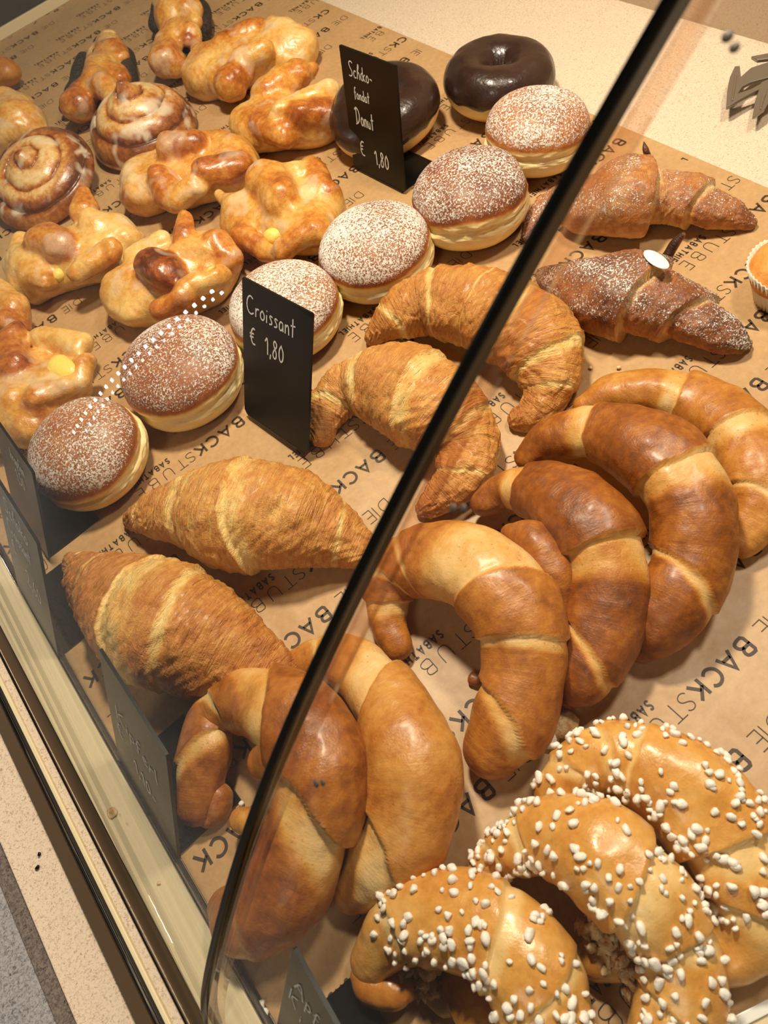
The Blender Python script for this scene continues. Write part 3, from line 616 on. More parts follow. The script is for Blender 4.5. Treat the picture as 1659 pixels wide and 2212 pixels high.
# ------------------------------------------------------------------ butter croissants
G_C = 'butter croissants'
def cro(pts, label, wraps, seed, **k):
    return sweep('croissant', pts, M_cro, label, 'croissant', G_C, wraps, hf=.80, NS=330, NT=110, bake=k.pop('bake', .60), fib=.0011, lump=.0016, seed=seed, paleside=.12, tipdark=.10, **k)
c1 = cro([(806, 728, 24), (850, 690, 56), (930, 655, 74), (1030, 665, 92), (1130, 710, 98), (1180, 780, 82), (1180, 848, 58), (1145, 892, 36), (1112, 908, 20)],
    'rear butter croissant, curved, crossing behind the dark glass edge', [(.10, -1, .02, .07, .02), (.28, -1, .03, .06, .03), (.44, -1, .01, .03, .01), (.58, 1, .03, .07, .03), (.76, 1, .03, .09, .04), (.86, 1, .02, .08, .02)], 21, bake=.58)
c2 = cro([(692, 945, 26), (706, 890, 44), (760, 838, 64), (850, 835, 96), (940, 880, 106), (1010, 960, 72), (990, 1030, 60), (940, 1082, 34), (912, 1102, 18)],
    'butter croissant beside the croissant price sign, bent like a hook', [(.14, -1, .03, .08, .03), (.30, -1, .03, .07, .06), (.52, 1, .05, .08, .06, .8), (.68, 1, .02, .07, .03), (.84, 1, .02, .09, .02)], 22, bake=.56)
c3 = cro([(280, 1120, 20), (340, 1108, 56), (430, 1100, 92), (520, 1108, 122), (620, 1125, 118), (710, 1152, 82), (785, 1185, 44), (812, 1195, 22)],
    'straight pale butter croissant between price signs and the glass edge', [(.10, -1, .01, .06, .02), (.33, -1, .02, .07, .07), (.38, -1, .02, .04, .03), (.56, 1, .06, .09, .07, .6), (.86, 1, .03, .05, .02)], 23, bake=.52)
c4 = cro([(150, 1212, 18), (200, 1252, 62), (275, 1300, 108), (362, 1350, 143), (450, 1396, 124), (530, 1440, 92), (600, 1480, 66)],
    'front butter croissant leaning against the front left crescent roll', [(.08, -1, .02, .07, .02), (.30, -1, .05, .09, .05, .5), (.52, 1, .07, .07, .12, .7), (.66, 1, .04, .05, .03)], 24, bake=.60)

# ------------------------------------------------------------------ chocolate croissants with icing sugar
G_H = 'sugar dusted chocolate croissants'
def cho(pts, label, wraps, seed, **k):
    return sweep('chocolate_croissant', pts, M_cho, label, 'croissant', G_H, wraps, hf=.74, NS=280, NT=90, fib=.0007, lump=.0016, seed=seed, paleside=.2, tipdark=.30, dust=k.pop('dust', .8), bake=k.pop('bake', .72), **k)
h1 = cho([(1142, 512, 16), (1172, 455, 24), (1225, 430, 46), (1285, 440, 72), (1355, 425, 98), (1435, 425, 78), (1510, 440, 66), (1575, 460, 44), (1622, 482, 16)],
    'upper dusted chocolate croissant by the paper edge, with four fat rolls', [(.30, -1, .0, .22, .02), (.60, 1, -.02, .24, .03), (.80, 1, -.03, .22, .03)], 31, dust=.76, bake=.50)
h2 = cho([(1172, 590, 18), (1218, 612, 52), (1290, 632, 88), (1375, 640, 104), (1450, 665, 86), (1520, 700, 66), (1580, 730, 44), (1612, 744, 16)],
    'lower dusted chocolate croissant with a white oval spot on its top', [(.20, -1, .02, .18, .02), (.55, 1, -.05, .24, .03), (.75, 1, -.06, .24, .03)], 32, dust=.82, bake=.70)
lobe(h1['ob'], [(1398, 338, 8, 34), (1394, 322, 7, 40), (1391, 308, 3, 44)], M_cho, name='crisp_tip', bake=1.0)
lobe(h2['ob'], [(1440, 556, 12, 30), (1456, 530, 12, 38), (1474, 508, 9, 46)], M_cho, name='crisp_tip', bake=1.0)
sp = bmesh.new(); bmesh.ops.create_uvsphere(sp, u_segments=24, v_segments=12, radius=1); me = bpy.data.meshes.new('white_spot'); sp.to_mesh(me); sp.free()  # flattened white ellipsoid for the oval spot
o = link('white_spot', me, None, M_white); VV = h2['V'].reshape(-1, 3); dd = VV - [0, 0, H]; zz_ = dd @ FW; uu = np.c_[CX + F * (dd @ np.array(right)) / zz_, CY + F * (dd @ np.array(down)) / zz_]
near = np.where(np.linalg.norm(uu - [1412, 556], axis=1) < 9)[0]; iv = near[np.argmin(zz_[near])]; nv_ = h2['nrm'].reshape(-1, 3)[iv]; c = VV[iv] + nv_ * .0004; o.parent = h2['ob']; o.matrix_parent_inverse = Matrix.Translation(-h2['ob'].location); o.location = c
dq = P(1436, 580, .06) - P(1390, 535, .06); dq = dq - nv_ * (dq @ nv_); dq /= np.linalg.norm(dq); dr = np.cross(nv_, dq); o.rotation_euler = Matrix((dq, dr, nv_)).transposed().to_euler(); o.scale = (.0120, .0062, .0014); o['label'] = 'white oval spot'

# ------------------------------------------------------------------ doughnuts dusted with sugar
def revolve(name, prof, nseg, fn, mat, parent=None, attrs=None, origin=None, closed=False):
    n = len(prof); V = []; B = {k: [] for k in (attrs or {})}
    for j in range(nseg):
        a = 2 * np.pi * j / nseg
        for i, p in enumerate(prof): V.append(fn(p, a, i))
    V = np.array(V); Fc = []
    for j in range(nseg):
        for i in range(n if closed else n - 1):
            i2 = (i + 1) % n; Fc.append((j * n + i, j * n + i2, ((j + 1) % nseg) * n + i2, ((j + 1) % nseg) * n + i))
    return V, Fc
G_D = 'sugar dusted filled doughnuts'
def krapfen(px, py, hw, label, seed, tilt=(0, 0), dust=.75, bake=.74, hgt=1.16):
    z = .03
    for _ in range(5): c = P(px, py, z); r = hw * depth(c) / F; z = r * hgt * .5
    pr = np.array([(0, .0), (.45, .0), (.70, .03), (.86, .11), (.96, .24), (1.0, .36), (.995, .44), (.968, .50), (.975, .55), (.985, .62), (.96, .74), (.88, .90), (.74, 1.02), (.52, 1.12), (.27, 1.165), (0, 1.18)])
    q = catmull(pr, 7); q[:, 0] = np.maximum(q[:, 0], 0); q[:, 1] *= hgt / 1.18
    nseg = 120; n = len(q); A = np.repeat(np.arange(nseg) * 2 * np.pi / nseg, n); R = np.tile(q[:, 0], nseg) * r; Z = np.tile(q[:, 1], nseg) * r
    V = np.c_[R * np.cos(A), R * np.sin(A), Z]; zn = Z / (r * hgt)
    lum = fbm(V * 22 + seed * 9, seed, 2); V[:, :2] *= (1 + .035 * lum)[:, None]; V[:, 2] *= 1 + .03 * fbm(V * 18 + seed, seed + 3, 2)
    gr = fbm(np.c_[np.cos(A) * 1.2, np.sin(A) * 1.2, A * 0 + seed], seed + 1, 2) * .05                                # waist seam wobble
    wr = np.exp(-((zn - .40 - gr) / .13) ** 2); V[:, :2] *= (1 + .022 * wr * fbm(np.c_[np.cos(A) * 7, np.sin(A) * 7, zn * 26], seed + 2, 3) - .02 * np.exp(-((zn - .43 - gr) / .02) ** 2))[:, None]
    bk = bake * sst((zn - .50 - gr) / .10) + .62 * (1 - sst((zn - .02) / .20)) + .12 * (1 - sst(abs(zn - .4) / .2)) * 0 + .04 * lum + .06
    du = (dust + .13) * sst((zn - .47 - gr) / .22) * (.95 + .14 * fbm(V * 30, seed + 6, 2))
    T = Matrix.Rotation(tilt[0], 3, 'X') @ Matrix.Rotation(tilt[1], 3, 'Y'); V = V @ np.array(T).T
    V[:, 2] -= V[:, 2].min() - 0.0008
    Fc = []
    for j in range(nseg):
        for i in range(n - 1): Fc.append((j * n + i, ((j + 1) % nseg) * n + i, ((j + 1) % nseg) * n + i + 1, j * n + i + 1))
    o = mesh('filled_doughnut', V, Fc, M_kra, attrs={'bake': bk, 'dust': np.clip(du, 0, 1)}); o.location = (c[0], c[1], 0); return tag(o, label, 'doughnut', G_D)
krapfen(1152, 290, 114, 'topmost dusted doughnut of the row, next to the chocolate ring doughnuts', 1, (.05, .12), .78, .66)
krapfen(1011, 428, 127, 'second dusted doughnut from the top, darker, with a filling hole in its pale waist', 2, (0, .05), .72, .84)
krapfen(809, 540, 124, 'third dusted doughnut from the top, in front of the chocolate doughnut sign', 3, (0, 0), .78, .72)
krapfen(616, 668, 124, 'dusted doughnut half hidden behind the croissant price sign', 4, (0, -.02), .80, .64)
krapfen(392, 800, 134, 'dusted doughnut left of the croissant price sign, crossed by the diode reflection', 5, (.05, -.02), .68, .74)
krapfen(195, 972, 129, 'lowest dusted doughnut of the row, beside the chalk price signs at the left', 6, (.08, -.10), .70, .70)

# ------------------------------------------------------------------ chocolate ring doughnuts
def ringdonut(px, py, hw, label, seed, tilt):
    z = .02
    for _ in range(5): c = P(px, py, z); r = hw * depth(c) / F; z = r * .42
    rt = r * .44; Rm = r - rt; nu, nv = 120, 56
    U, Vv = np.meshgrid(np.linspace(0, 2 * np.pi, nu, endpoint=False), np.linspace(0, 2 * np.pi, nv, endpoint=False), indexing='ij'); U = U.ravel(); Vv = Vv.ravel()
    def pos(k, U, Vv):
        b = 1 + .06 * fbm(np.c_[np.cos(U) * 1.5, np.sin(U) * 1.5, np.full_like(U, seed)], seed, 2)
        rr_ = Rm + rt * k * b * np.cos(Vv) * np.where(np.cos(Vv) < 0, .93, 1); zz = rt * .98 * k * np.sin(Vv)
        return np.c_[rr_ * np.cos(U), rr_ * np.sin(U), np.maximum(zz, -rt * .86) + rt * .86]
    V = pos(1.0, U, Vv); Fc = []
    idx = np.arange(nu * nv).reshape(nu, nv); q = np.stack([idx, np.roll(idx, -1, 0), np.roll(np.roll(idx, -1, 0), -1, 1), np.roll(idx, -1, 1)], -1).reshape(-1, 4)
    T = np.array(Matrix.Rotation(tilt[0], 3, 'X') @ Matrix.Rotation(tilt[1], 3, 'Y')); V = V @ T.T; zo = V[:, 2].min() - .0008; V[:, 2] -= zo
    bk = .15 + .45 * (1 - sst((np.sin(Vv) + .95) / .6))
    o = mesh('ring_doughnut', V, q, M_don, attrs={'bake': bk}); o.location = (c[0], c[1], 0); tag(o, label, 'doughnut', 'chocolate glazed ring doughnuts')
    nw = 40; U, S = np.meshgrid(np.linspace(0, 2 * np.pi, nu, endpoint=False), np.linspace(0, 1, nw), indexing='ij')
    lo = -.12 + .14 * fbm(np.c_[np.cos(U.ravel()) * 2.5, np.sin(U.ravel()) * 2.5, U.ravel() * 0 + seed], seed + 2, 3).reshape(U.shape)
    Vv = lo + (np.pi + .55 - lo) * S; k = 1 + .055 * np.minimum(1, np.minimum(S, 1 - S) / .03 + .0) - .012
    V = pos(k.ravel(), U.ravel(), Vv.ravel()); V = V @ T.T; V[:, 2] -= zo
    V[:, 2] += .0008 * fbm(V * 60, seed + 4, 2)
    idx = np.arange(nu * nw).reshape(nu, nw); a = idx[:, :-1]; b = np.roll(idx, -1, 0)[:, :-1]; q = np.stack([a, b, b + 1, a + 1], -1).reshape(-1, 4)
    g_ = mesh('chocolate_glaze', V, q, M_choc); g_.parent = o; g_['label'] = 'dark chocolate glaze'
ringdonut(1074, 178, 119, 'chocolate ring doughnut at the top right of the tray, its small hole in view', 1, (.05, .1))
ringdonut(833, 245, 121, 'chocolate ring doughnut standing behind the chocolate doughnut sign', 2, (.04, -.12))

# ------------------------------------------------------------------ price signs
def sign(name_l, x, y, yaw, lean, z, roll, lines, wdt=.074, hgt=.105, foot=.045, label=None, dark=None):
    e = np.array([-math.sin(yaw), -math.cos(yaw), 0]); b = np.array([math.cos(yaw), -math.sin(yaw), 0]); u = np.array([0, 0, 1]) * math.cos(lean) + b * math.sin(lean)
    e2 = e * math.cos(roll) + u * math.sin(roll); u2 = u * math.cos(roll) - e * math.sin(roll); nn = np.cross(e2, u2)  # towards the reader
    if nn @ (-b) < 0: nn = -nn
    O = np.array([x, y, z + .0024]); root = empty('price_sign', (x, y, z), label, 'price sign')
    cr = .003; out = [(cr, 0), (wdt - cr, 0), (wdt, cr), (wdt, hgt - .001), (wdt - .001, hgt), (.001, hgt), (0, hgt - .001), (0, cr)]
    th = .0019; V = [O + e2 * p[0] + u2 * p[1] for p in out] + [O + e2 * p[0] + u2 * p[1] - nn * th for p in out]; n = len(out)
    Fc = [list(range(n)), list(range(2 * n - 1, n - 1, -1))] + [[i, i + n, (i + 1) % n + n, (i + 1) % n] for i in range(n)]
    mesh('board', V, Fc, M_board, root, smooth=False)
    m = .004; V = [O + e2 * (m + (wdt - 2 * m) * i) + b * (foot * j) + np.array([0, 0, k]) - np.array([0, 0, .0017]) + u2 * 0 for i in (0, 1) for j in (-.005, 1) for k in (0, .0019)]
    mesh('foot', V, box_vf(0, 1, 0, 1, 0, 1)[1], M_board, root, smooth=False)
    V = []; Fc = []
    for (txt, x0, y0, hh, sx, wd) in lines:
        cx_ = x0
        for ch in txt:
            pls, adv = HAND[ch]
            for pl_ in pls:
                pp = chaikin(pl_, 2)
                def fn(q): return O + e2 * (cx_ + q[0] * hh * sx) + u2 * (y0 + q[1] * hh - (cx_ - x0) * 0.0) + nn * .0003
                sc_ = [np.array([q[0] * sx, q[1]]) for q in pp]
                ribbon(sc_, wd / hh, V, Fc, lambda q: O + e2 * (cx_ + q[0] * hh) + u2 * (y0 + q[1] * hh) + nn * .0003)
            cx_ += (adv + .06) * hh * sx
    lt = mesh('handwriting', V, Fc, M_chalk, root, smooth=False); lt['label'] = 'white handwriting'
    return root
sign('donut', .311, .608, -.053, .183, -.0, -.0, [('Scho', .010, .083, .0125, .95, .0010), ('ko-', .029, .083, .0115, .95, .0010), ('fondat', .0145, .066, .0095, .95, .0010), ('Donut', .012, .044, .0145, .80, .0012), ('E', .014, .016, .014, .9, .0013), ('1,80', .035, .014, .0135, 1.0, .0013)],
     label='black sign reading Schoko-fondat Donut € 1,80 in front of a chocolate ring doughnut')
sign('croissant', .0715, .428, -.13, .476, .002, .03, [('Croissant', .005, .082, .0135, 1.12, .0011), ('E', .009, .060, .013, .85, .0013), ('1,80', .026, .059, .0135, 1.05, .0012)], label='black sign reading Croissant € 1,80 in the middle of the tray')
sign('kipferl', -.128, .257, -.028, .45, 0, 0, [('Kipferl', .012, .060, .0125, 1.5, .0011), ('E', .010, .043, .0125, .9, .0012), ('1,10-', .028, .030, .0125, 1.15, .0013)], label='grey looking sign reading Kipferl beside the front left crescent roll')
sign('schoko', -.1335, .420, -.025, .479, 0, 0, [('Schoko', .014, .086, .0125, 1.25, .0012), ('Croissant', .012, .068, .012, .95, .0012), ('E', .013, .050, .0125, .8, .0010), ('2,60', .034, .038, .014, 1.1, .0010)], label='black sign reading Schoko Croissant € 2,60 against the metal rail at the left')
sign('krapfen', -.108, .500, -.03, .47, 0, 0, [('krapfen', .028, .062, .010, .95, .0012), ('1,50', .033, .046, .0115, .95, .0010)], hgt=.080, label='black sign ending in krapfen, right behind the Schoko Croissant sign')
sign('lower', -.123, .086, .03, .47, 0, 0, [('Apf', .006, .078, .0125, 1.0, .0009), ('K', .004, .060, .0125, .9, .0009), ('i', .013, .056, .0105, .9, .0009)], label='dark sign cut by the bottom edge, between the rail and the front sugared roll')

# ------------------------------------------------------------------ folded, glazed pastries: smooth unions of dough rolls, meshed with surface nets
def surface_nets(D, org, h):
    S = D < 0; nx, ny, nz = D.shape
    c = S[:-1, :-1, :-1].astype(np.int8); cnt = np.zeros_like(c, dtype=np.int16)
    for dx in (0, 1):
        for dy in (0, 1):
            for dz in (0, 1): cnt += S[dx:nx - 1 + dx, dy:ny - 1 + dy, dz:nz - 1 + dz]
    cell = (cnt > 0) & (cnt < 8); ids = np.full(cell.shape, -1, np.int64); ids[cell] = np.arange(cell.sum())
    ci = np.argwhere(cell); acc = np.zeros((len(ci), 3)); num = np.zeros(len(ci))
    for a, b in [((x, y, z), (x + (k == 0), y + (k == 1), z + (k == 2))) for k in range(3) for x in ((0,) if k == 0 else (0, 1)) for y in ((0,) if k == 1 else (0, 1)) for z in ((0,) if k == 2 else (0, 1))]:
        va = D[ci[:, 0] + a[0], ci[:, 1] + a[1], ci[:, 2] + a[2]]; vb = D[ci[:, 0] + b[0], ci[:, 1] + b[1], ci[:, 2] + b[2]]
        cr = (va < 0) != (vb < 0); t = np.where(cr, va / (va - vb + 1e-30), 0)
        p = np.array(a) + t[:, None] * (np.array(b) - np.array(a)); acc[cr] += p[cr]; num += cr
    V = (ci + acc / num[:, None]) * h + org; Fc = []
    for k in range(3):
        o1, o2 = (k + 1) % 3, (k + 2) % 3
        A = S; B = np.roll(S, -1, k); sl = [slice(1, -1)] * 3; sl[k] = slice(0, -1)
        e = np.argwhere((A != B)[tuple(sl)]) + np.array([1 if q != k else 0 for q in range(3)])
        e = e[(e[:, o1] < D.shape[o1] - 1) & (e[:, o2] < D.shape[o2] - 1)]
        def g(d1, d2): q = e.copy(); q[:, o1] -= d1; q[:, o2] -= d2; return ids[q[:, 0], q[:, 1], q[:, 2]]
        q = np.stack([g(1, 1), g(0, 1), g(0, 0), g(1, 0)], 1); ins = A[e[:, 0], e[:, 1], e[:, 2]]
        q[~ins] = q[~ins][:, ::-1]; Fc.append(q[(q >= 0).all(1)])
    return V, np.vstack(Fc)
def caps(view, blobs):
    ox, oy, s = view; out = []
    for bl in blobs:
        if len(bl) == 5: x, y, r, z, bk = bl; pts = [(x, y, r, z)] * 2
        else: x, y, r, z, x2, y2, r2, z2, bk = bl; pts = [(x, y, r, z), (x2, y2, r2, z2)]
        e = []
        for (a, b, rr_, zz) in pts:
            c = P(ox + a / s, oy + b / s, zz / 1000); e.append((c, rr_ / s * depth(c) / F))
        out.append((*e[0], *e[1], bk))
    return out
def blobmesh(prims, h=.0013, k=.007, seed=0, holes=(), noise_a=.0011, floor=.0008, wr=.0, wp=.0034):
    lo = np.min([np.minimum(p[0] - p[1], p[2] - p[3]) for p in prims], 0) - .004; hi = np.max([np.maximum(p[0] + p[1], p[2] + p[3]) for p in prims], 0) + .004
    lo[2] = -.003; n = np.ceil((hi - lo) / h).astype(int) + 1
    g = np.stack(np.meshgrid(*[lo[i] + h * np.arange(n[i]) for i in range(3)], indexing='ij'), -1).reshape(-1, 3)
    def warp(q): return np.c_[fbm(q * 34, seed + 31, 2), fbm(q * 34, seed + 32, 2), fbm(q * 34, seed + 33, 2) * .6] * wp
    g0 = g; g = g + warp(g)
    def sd(p, g):
        a, ra, b, rb, _ = p; ab = b - a; L2 = ab @ ab
        t = np.clip((g - a) @ ab / L2, 0, 1) if L2 > 1e-10 else np.zeros(len(g))
        q = g - (a + t[:, None] * ab); q = q * [1, 1, 1.12 if ra < .024 else 1.38]
        return np.linalg.norm(q, axis=1) - (ra + (rb - ra) * t)
    D = None
    for p in prims:
        d = sd(p, g)
        if D is None: D = d
        else:
            hh = np.clip(.5 + .5 * (D - d) / k, 0, 1); D = D * (1 - hh) + d * hh - k * hh * (1 - hh)
    for p in holes:
        d = -sd(p, g); kk = .003; hh = np.clip(.5 - .5 * (D - d) / kk, 0, 1); D = D * (1 - hh) + d * hh + kk * hh * (1 - hh)
    g = g0; D = D + fbm(g * 42 + seed * 5, seed, 2) * noise_a
    if wr: D = D + (1 - abs(vnoise(g * [160, 160, 60] + seed, seed + 9))) ** 3 * wr
    D = np.maximum(D, floor - g[:, 2]); V, Fc = surface_nets(D.reshape(n), lo, h)
    W_ = np.zeros(len(V)); B = np.zeros(len(V)); V0 = V; V = V + warp(V)
    for p in prims: w_ = np.exp(-np.clip(sd(p, V), -.02, .05) / .0022); W_ += w_; B += w_ * p[4]
    bk = B / W_; V = V0; hz = V[:, 2].max(); bk = bk - .08 + .26 * (V[:, 2] / hz - .5) + .10 * fbm(V * 55, seed + 2, 3)
    return V, Fc, bk
def smoothv(V, Fc, it=2):
    Fc = np.asarray(Fc); n = len(V)
    for _ in range(it):
        S_ = np.zeros_like(V); c = np.zeros(n)
        for a, b in ((0, 1), (1, 2), (2, 3), (3, 0)):
            np.add.at(S_, Fc[:, a], V[Fc[:, b]]); np.add.at(c, Fc[:, a], 1); np.add.at(S_, Fc[:, b], V[Fc[:, a]]); np.add.at(c, Fc[:, b], 1)
        V = V * .4 + .6 * S_ / np.maximum(c, 1)[:, None]
    return V
def pastry(name, view, blobs, label, cat, group, mat=None, seed=0, holes=(), parts=(), **k):
    pr = caps(view, blobs); V, Fc, bk = blobmesh(pr, seed=seed, holes=caps(view, holes), **k); V = smoothv(V, Fc, 1)
    c = V.mean(0); c[2] = 0; o = mesh(name, V, Fc, mat or M_gol, attrs={'bake': bk}, origin=c); tag(o, label, cat, group)
    for nm, m2, bl, lab in parts:
        V, Fc, bk = blobmesh(caps(view, bl), h=.0014, k=.003, seed=seed + 3, noise_a=.0009); V = smoothv(V, Fc)
        q = mesh(nm, V, Fc, m2, o, attrs={'bake': bk})
        if lab: q['label'] = lab
    return o
V1 = (0, 0, 2.37); V4 = (0, 550, 2.37); G_G = 'folded glazed curd pastries'
pastry('folded_pastry', V1, [(1090, 370, 165, 18, 1480, 260, 150, 18, .38), (1190, 370, 135, 20, 1440, 270, 120, 20, .42), (1150, 240, 70, 34, 1300, 165, 72, 36, .60), (1430, 200, 92, 30, 1520, 235, 85, 24, .22), (955, 212, 16, 20, 1080, 320, 80, 26, .62), (1190, 420, 95, 26, 1220, 380, 80, 30, .70), (1390, 125, 38, 40, 1450, 135, 42, 38, .40), (1250, 300, 70, 38, 1340, 260, 60, 40, .30), (1060, 330, 85, 20, 1180, 460, 60, 14, .40)],
    'pale glazed folded pastry at the top, its pointed corner touching the upper poppy strudel', 'pastry', G_G, seed=41, k=.0072, wr=.0007, holes=[(1340, 215, 14, 48, 1420, 165, 14, 48, 0)])
pastry('folded_pastry', V1, [(1340, 640, 160, 18, 1640, 610, 160, 18, .42), (1350, 650, 130, 20, 1580, 630, 135, 20, .45), (1380, 480, 100, 32, 1520, 385, 85, 36, .55), (1450, 420, 80, 36, 1590, 360, 45, 34, .62), (1440, 570, 62, 40, 1700, 450, 58, 36, .20), (1330, 640, 60, 32, 1480, 690, 70, 26, .70), (1560, 590, 80, 36, 1720, 590, 80, 26, .72), (1260, 620, 80, 24, .5)],
    'glazed folded pastry partly hidden behind the chocolate doughnut sign', 'pastry', G_G, seed=42, k=.0072, wr=.0007, holes=[(1470, 530, 12, 50, 1690, 520, 10, 46, 0)])
pastry('folded_pastry', V1, [(770, 930, 170, 18, 1170, 860, 165, 18, .40), (730, 1000, 115, 20, 1180, 900, 115, 20, .42), (870, 740, 70, 34, 1130, 740, 80, 32, .50), (900, 755, 92, 44, 985, 735, 82, 44, .68), (820, 900, 62, 40, 860, 985, 72, 32, .66), (1060, 870, 76, 40, 1220, 850, 72, 34, .72), (705, 890, 70, 30, 665, 1000, 55, 20, .30), (1180, 760, 80, 32, 1280, 860, 55, 24, .40), (920, 1010, 75, 30, 1000, 960, 60, 34, .40)],
    'glazed folded pastry with an open cross of four folds, between snail and doughnut row', 'pastry', G_G, seed=43, k=.0072, wr=.0007, holes=[(905, 890, 34, 50, 1000, 840, 20, 50, 0)])
pastry('folded_pastry', V1, [(1290, 1110, 165, 18, 1600, 1090, 185, 18, .42), (1300, 1150, 120, 18, 1600, 1170, 150, 20, .42), (1370, 920, 112, 40, 1430, 1020, 92, 44, .50), (1128, 992, 26, 24, 1230, 1060, 70, 28, .35), (1590, 860, 62, 34, 1680, 990, 82, 30, .68), (1230, 1210, 64, 26, 1310, 1270, 64, 22, .75), (1440, 1290, 64, 26, 1620, 1180, 84, 32, .45), (1360, 1300, 60, 20, 1440, 1320, 50, 18, .60), (1500, 900, 75, 36, .35)],
    'glazed folded pastry with a big domed flap, directly above the doughnut row', 'pastry', G_G, seed=44, k=.0072, wr=.0007, holes=[(1395, 1195, 36, 42, 1420, 1180, 20, 40, 0)], parts=[('curd_filling', M_custard, [(1392, 1222, 44, 27, .2)], 'yellow curd filling')])
pastry('folded_pastry', V1, [(200, 1370, 185, 18, 560, 1260, 180, 18, .26), (230, 1390, 150, 18, 520, 1310, 150, 20, .25), (235, 1230, 108, 40, 300, 1265, 100, 40, .68), (428, 990, 40, 44, 430, 1070, 78, 36, .55), (560, 1170, 90, 30, 650, 1220, 80, 24, .30), (400, 1380, 64, 36, 560, 1290, 74, 38, .40), (110, 1230, 58, 28, 85, 1350, 56, 22, .30), (150, 1400, 60, 30, 240, 1440, 60, 26, .45), (470, 1130, 70, 40, 520, 1150, 60, 38, .25)],
    'pale glazed folded pastry with a brown square flap, second pastry from the left edge', 'pastry', G_G, seed=45, k=.0072, wr=.0007, holes=[(290, 1360, 34, 44, 360, 1340, 20, 44, 0)], parts=[('curd_filling', M_custard, [(300, 1405, 42, 26, .2)], 'yellow curd filling')])
pastry('folded_pastry', V1, [(740, 1500, 205, 18, 1040, 1370, 205, 18, .34), (720, 1530, 165, 16, 1050, 1420, 165, 18, .32), (790, 1360, 105, 44, 850, 1410, 100, 42, .76), (940, 1125, 44, 48, 935, 1220, 64, 42, .60), (1110, 1250, 80, 36, 1180, 1330, 74, 28, .62), (830, 1230, 58, 34, 700, 1330, 70, 28, .12), (960, 1480, 68, 40, 1120, 1430, 72, 36, .42), (830, 1590, 70, 34, 930, 1540, 70, 36, .70), (600, 1460, 80, 24, 670, 1600, 78, 22, .40), (950, 1300, 70, 40, 1040, 1290, 50, 40, .20)],
    'glazed folded pastry with a reddish brown square flap, above the diode reflection', 'pastry', G_G, seed=46, k=.0072, wr=.0007, holes=[(1080, 1380, 42, 44, 1040, 1390, 30, 44, 0), (740, 1500, 28, 44, 760, 1520, 18, 40, 0)], parts=[('curd_filling', M_custard, [(1080, 1395, 46, 29, .2)], 'greenish yellow curd filling')])
pastry('folded_pastry', V1, [(-60, 1560, 120, 18, 60, 1640, 105, 20, .42), (-20, 1500, 90, 30, 60, 1560, 80, 30, .35), (40, 1640, 70, 34, 110, 1680, 60, 28, .55)],
    'glazed pastry cut off by the left edge, between two fuller ones', 'pastry', G_G, seed=47, k=.0072, wr=.0007)
pastry('folded_pastry', V4, [(0, 800, 210, 18, 270, 700, 200, 18, .42), (-20, 880, 150, 18, 150, 840, 140, 20, .45), (50, 480, 100, 36, 60, 590, 112, 38, .72), (240, 430, 74, 32, 400, 470, 72, 28, .28), (430, 560, 66, 28, 410, 660, 66, 26, .42), (200, 730, 72, 36, 330, 690, 60, 34, .45), (-60, 700, 120, 30, 60, 760, 90, 34, .40), (150, 900, 110, 20, 250, 820, 90, 20, .50), (90, 400, 60, 40, .85), (200, 560, 80, 26, .35)],
    'glazed folded pastry with a large yellow curd pool, at the left edge above the signs', 'pastry', G_G, seed=48, k=.0072, wr=.0007, holes=[(330, 570, 62, 48, 360, 590, 50, 48, 0)], parts=[('curd_filling', M_custard, [(318, 568, 76, 33, 372, 602, 68, 31, .2)], 'bright yellow curd')])
pastry('almond_bun', V1, [(30, 640, 170, 26, 90, 640, 160, 28, .40), (20, 560, 120, 34, 100, 560, 100, 34, .30), (170, 600, 60, 26, 185, 700, 50, 20, .55)],
    'round pale bun with flaked crusty top, at the left edge beside the snail pastries', 'bun', None, seed=49, k=.0072, wr=.0007, noise_a=.0022)
pastry('small_bun', V1, [(-10, 360, 82, 24, 30, 370, 76, 22, .62)], 'small plain brown bun cut by the left edge near the top', 'bun', None, mat=M_kip, seed=50)
G_M = 'poppy seed strudel pastries'
pastry('poppy_strudel', V1, [(530, 280, 80, 14, 490, 470, 80, 14, .45), (560, 230, 66, 26, 540, 330, 74, 30, .45), (520, 350, 84, 32, 500, 420, 84, 34, .42), (600, 250, 52, 32, 630, 290, 40, 30, .60), (590, 380, 66, 30, 620, 400, 55, 28, .62), (540, 450, 78, 34, 600, 510, 66, 28, .48), (430, 480, 80, 28, 400, 540, 88, 24, .70), (400, 530, 80, 30, .55), (560, 180, 36, 26, .35)],
    'lower left poppy seed strudel pastry, beside the iced snail', 'pastry', G_M, seed=51, k=.0072, wr=.0007, holes=[(620, 340, 10, 50, 700, 330, 10, 40, 0), (620, 465, 12, 44, 700, 455, 12, 40, 0)],
    parts=[('poppy_filling', M_poppy, [(545, 260, 78, 14, 520, 430, 84, 14, .2), (420, 310, 44, 18, 385, 450, 42, 15, .2), (375, 470, 42, 14, 345, 560, 34, 11, .2), (625, 290, 60, 20, 650, 420, 56, 16, .2), (480, 500, 70, 14, 540, 540, 50, 10, .2)], 'black poppy seed filling')])
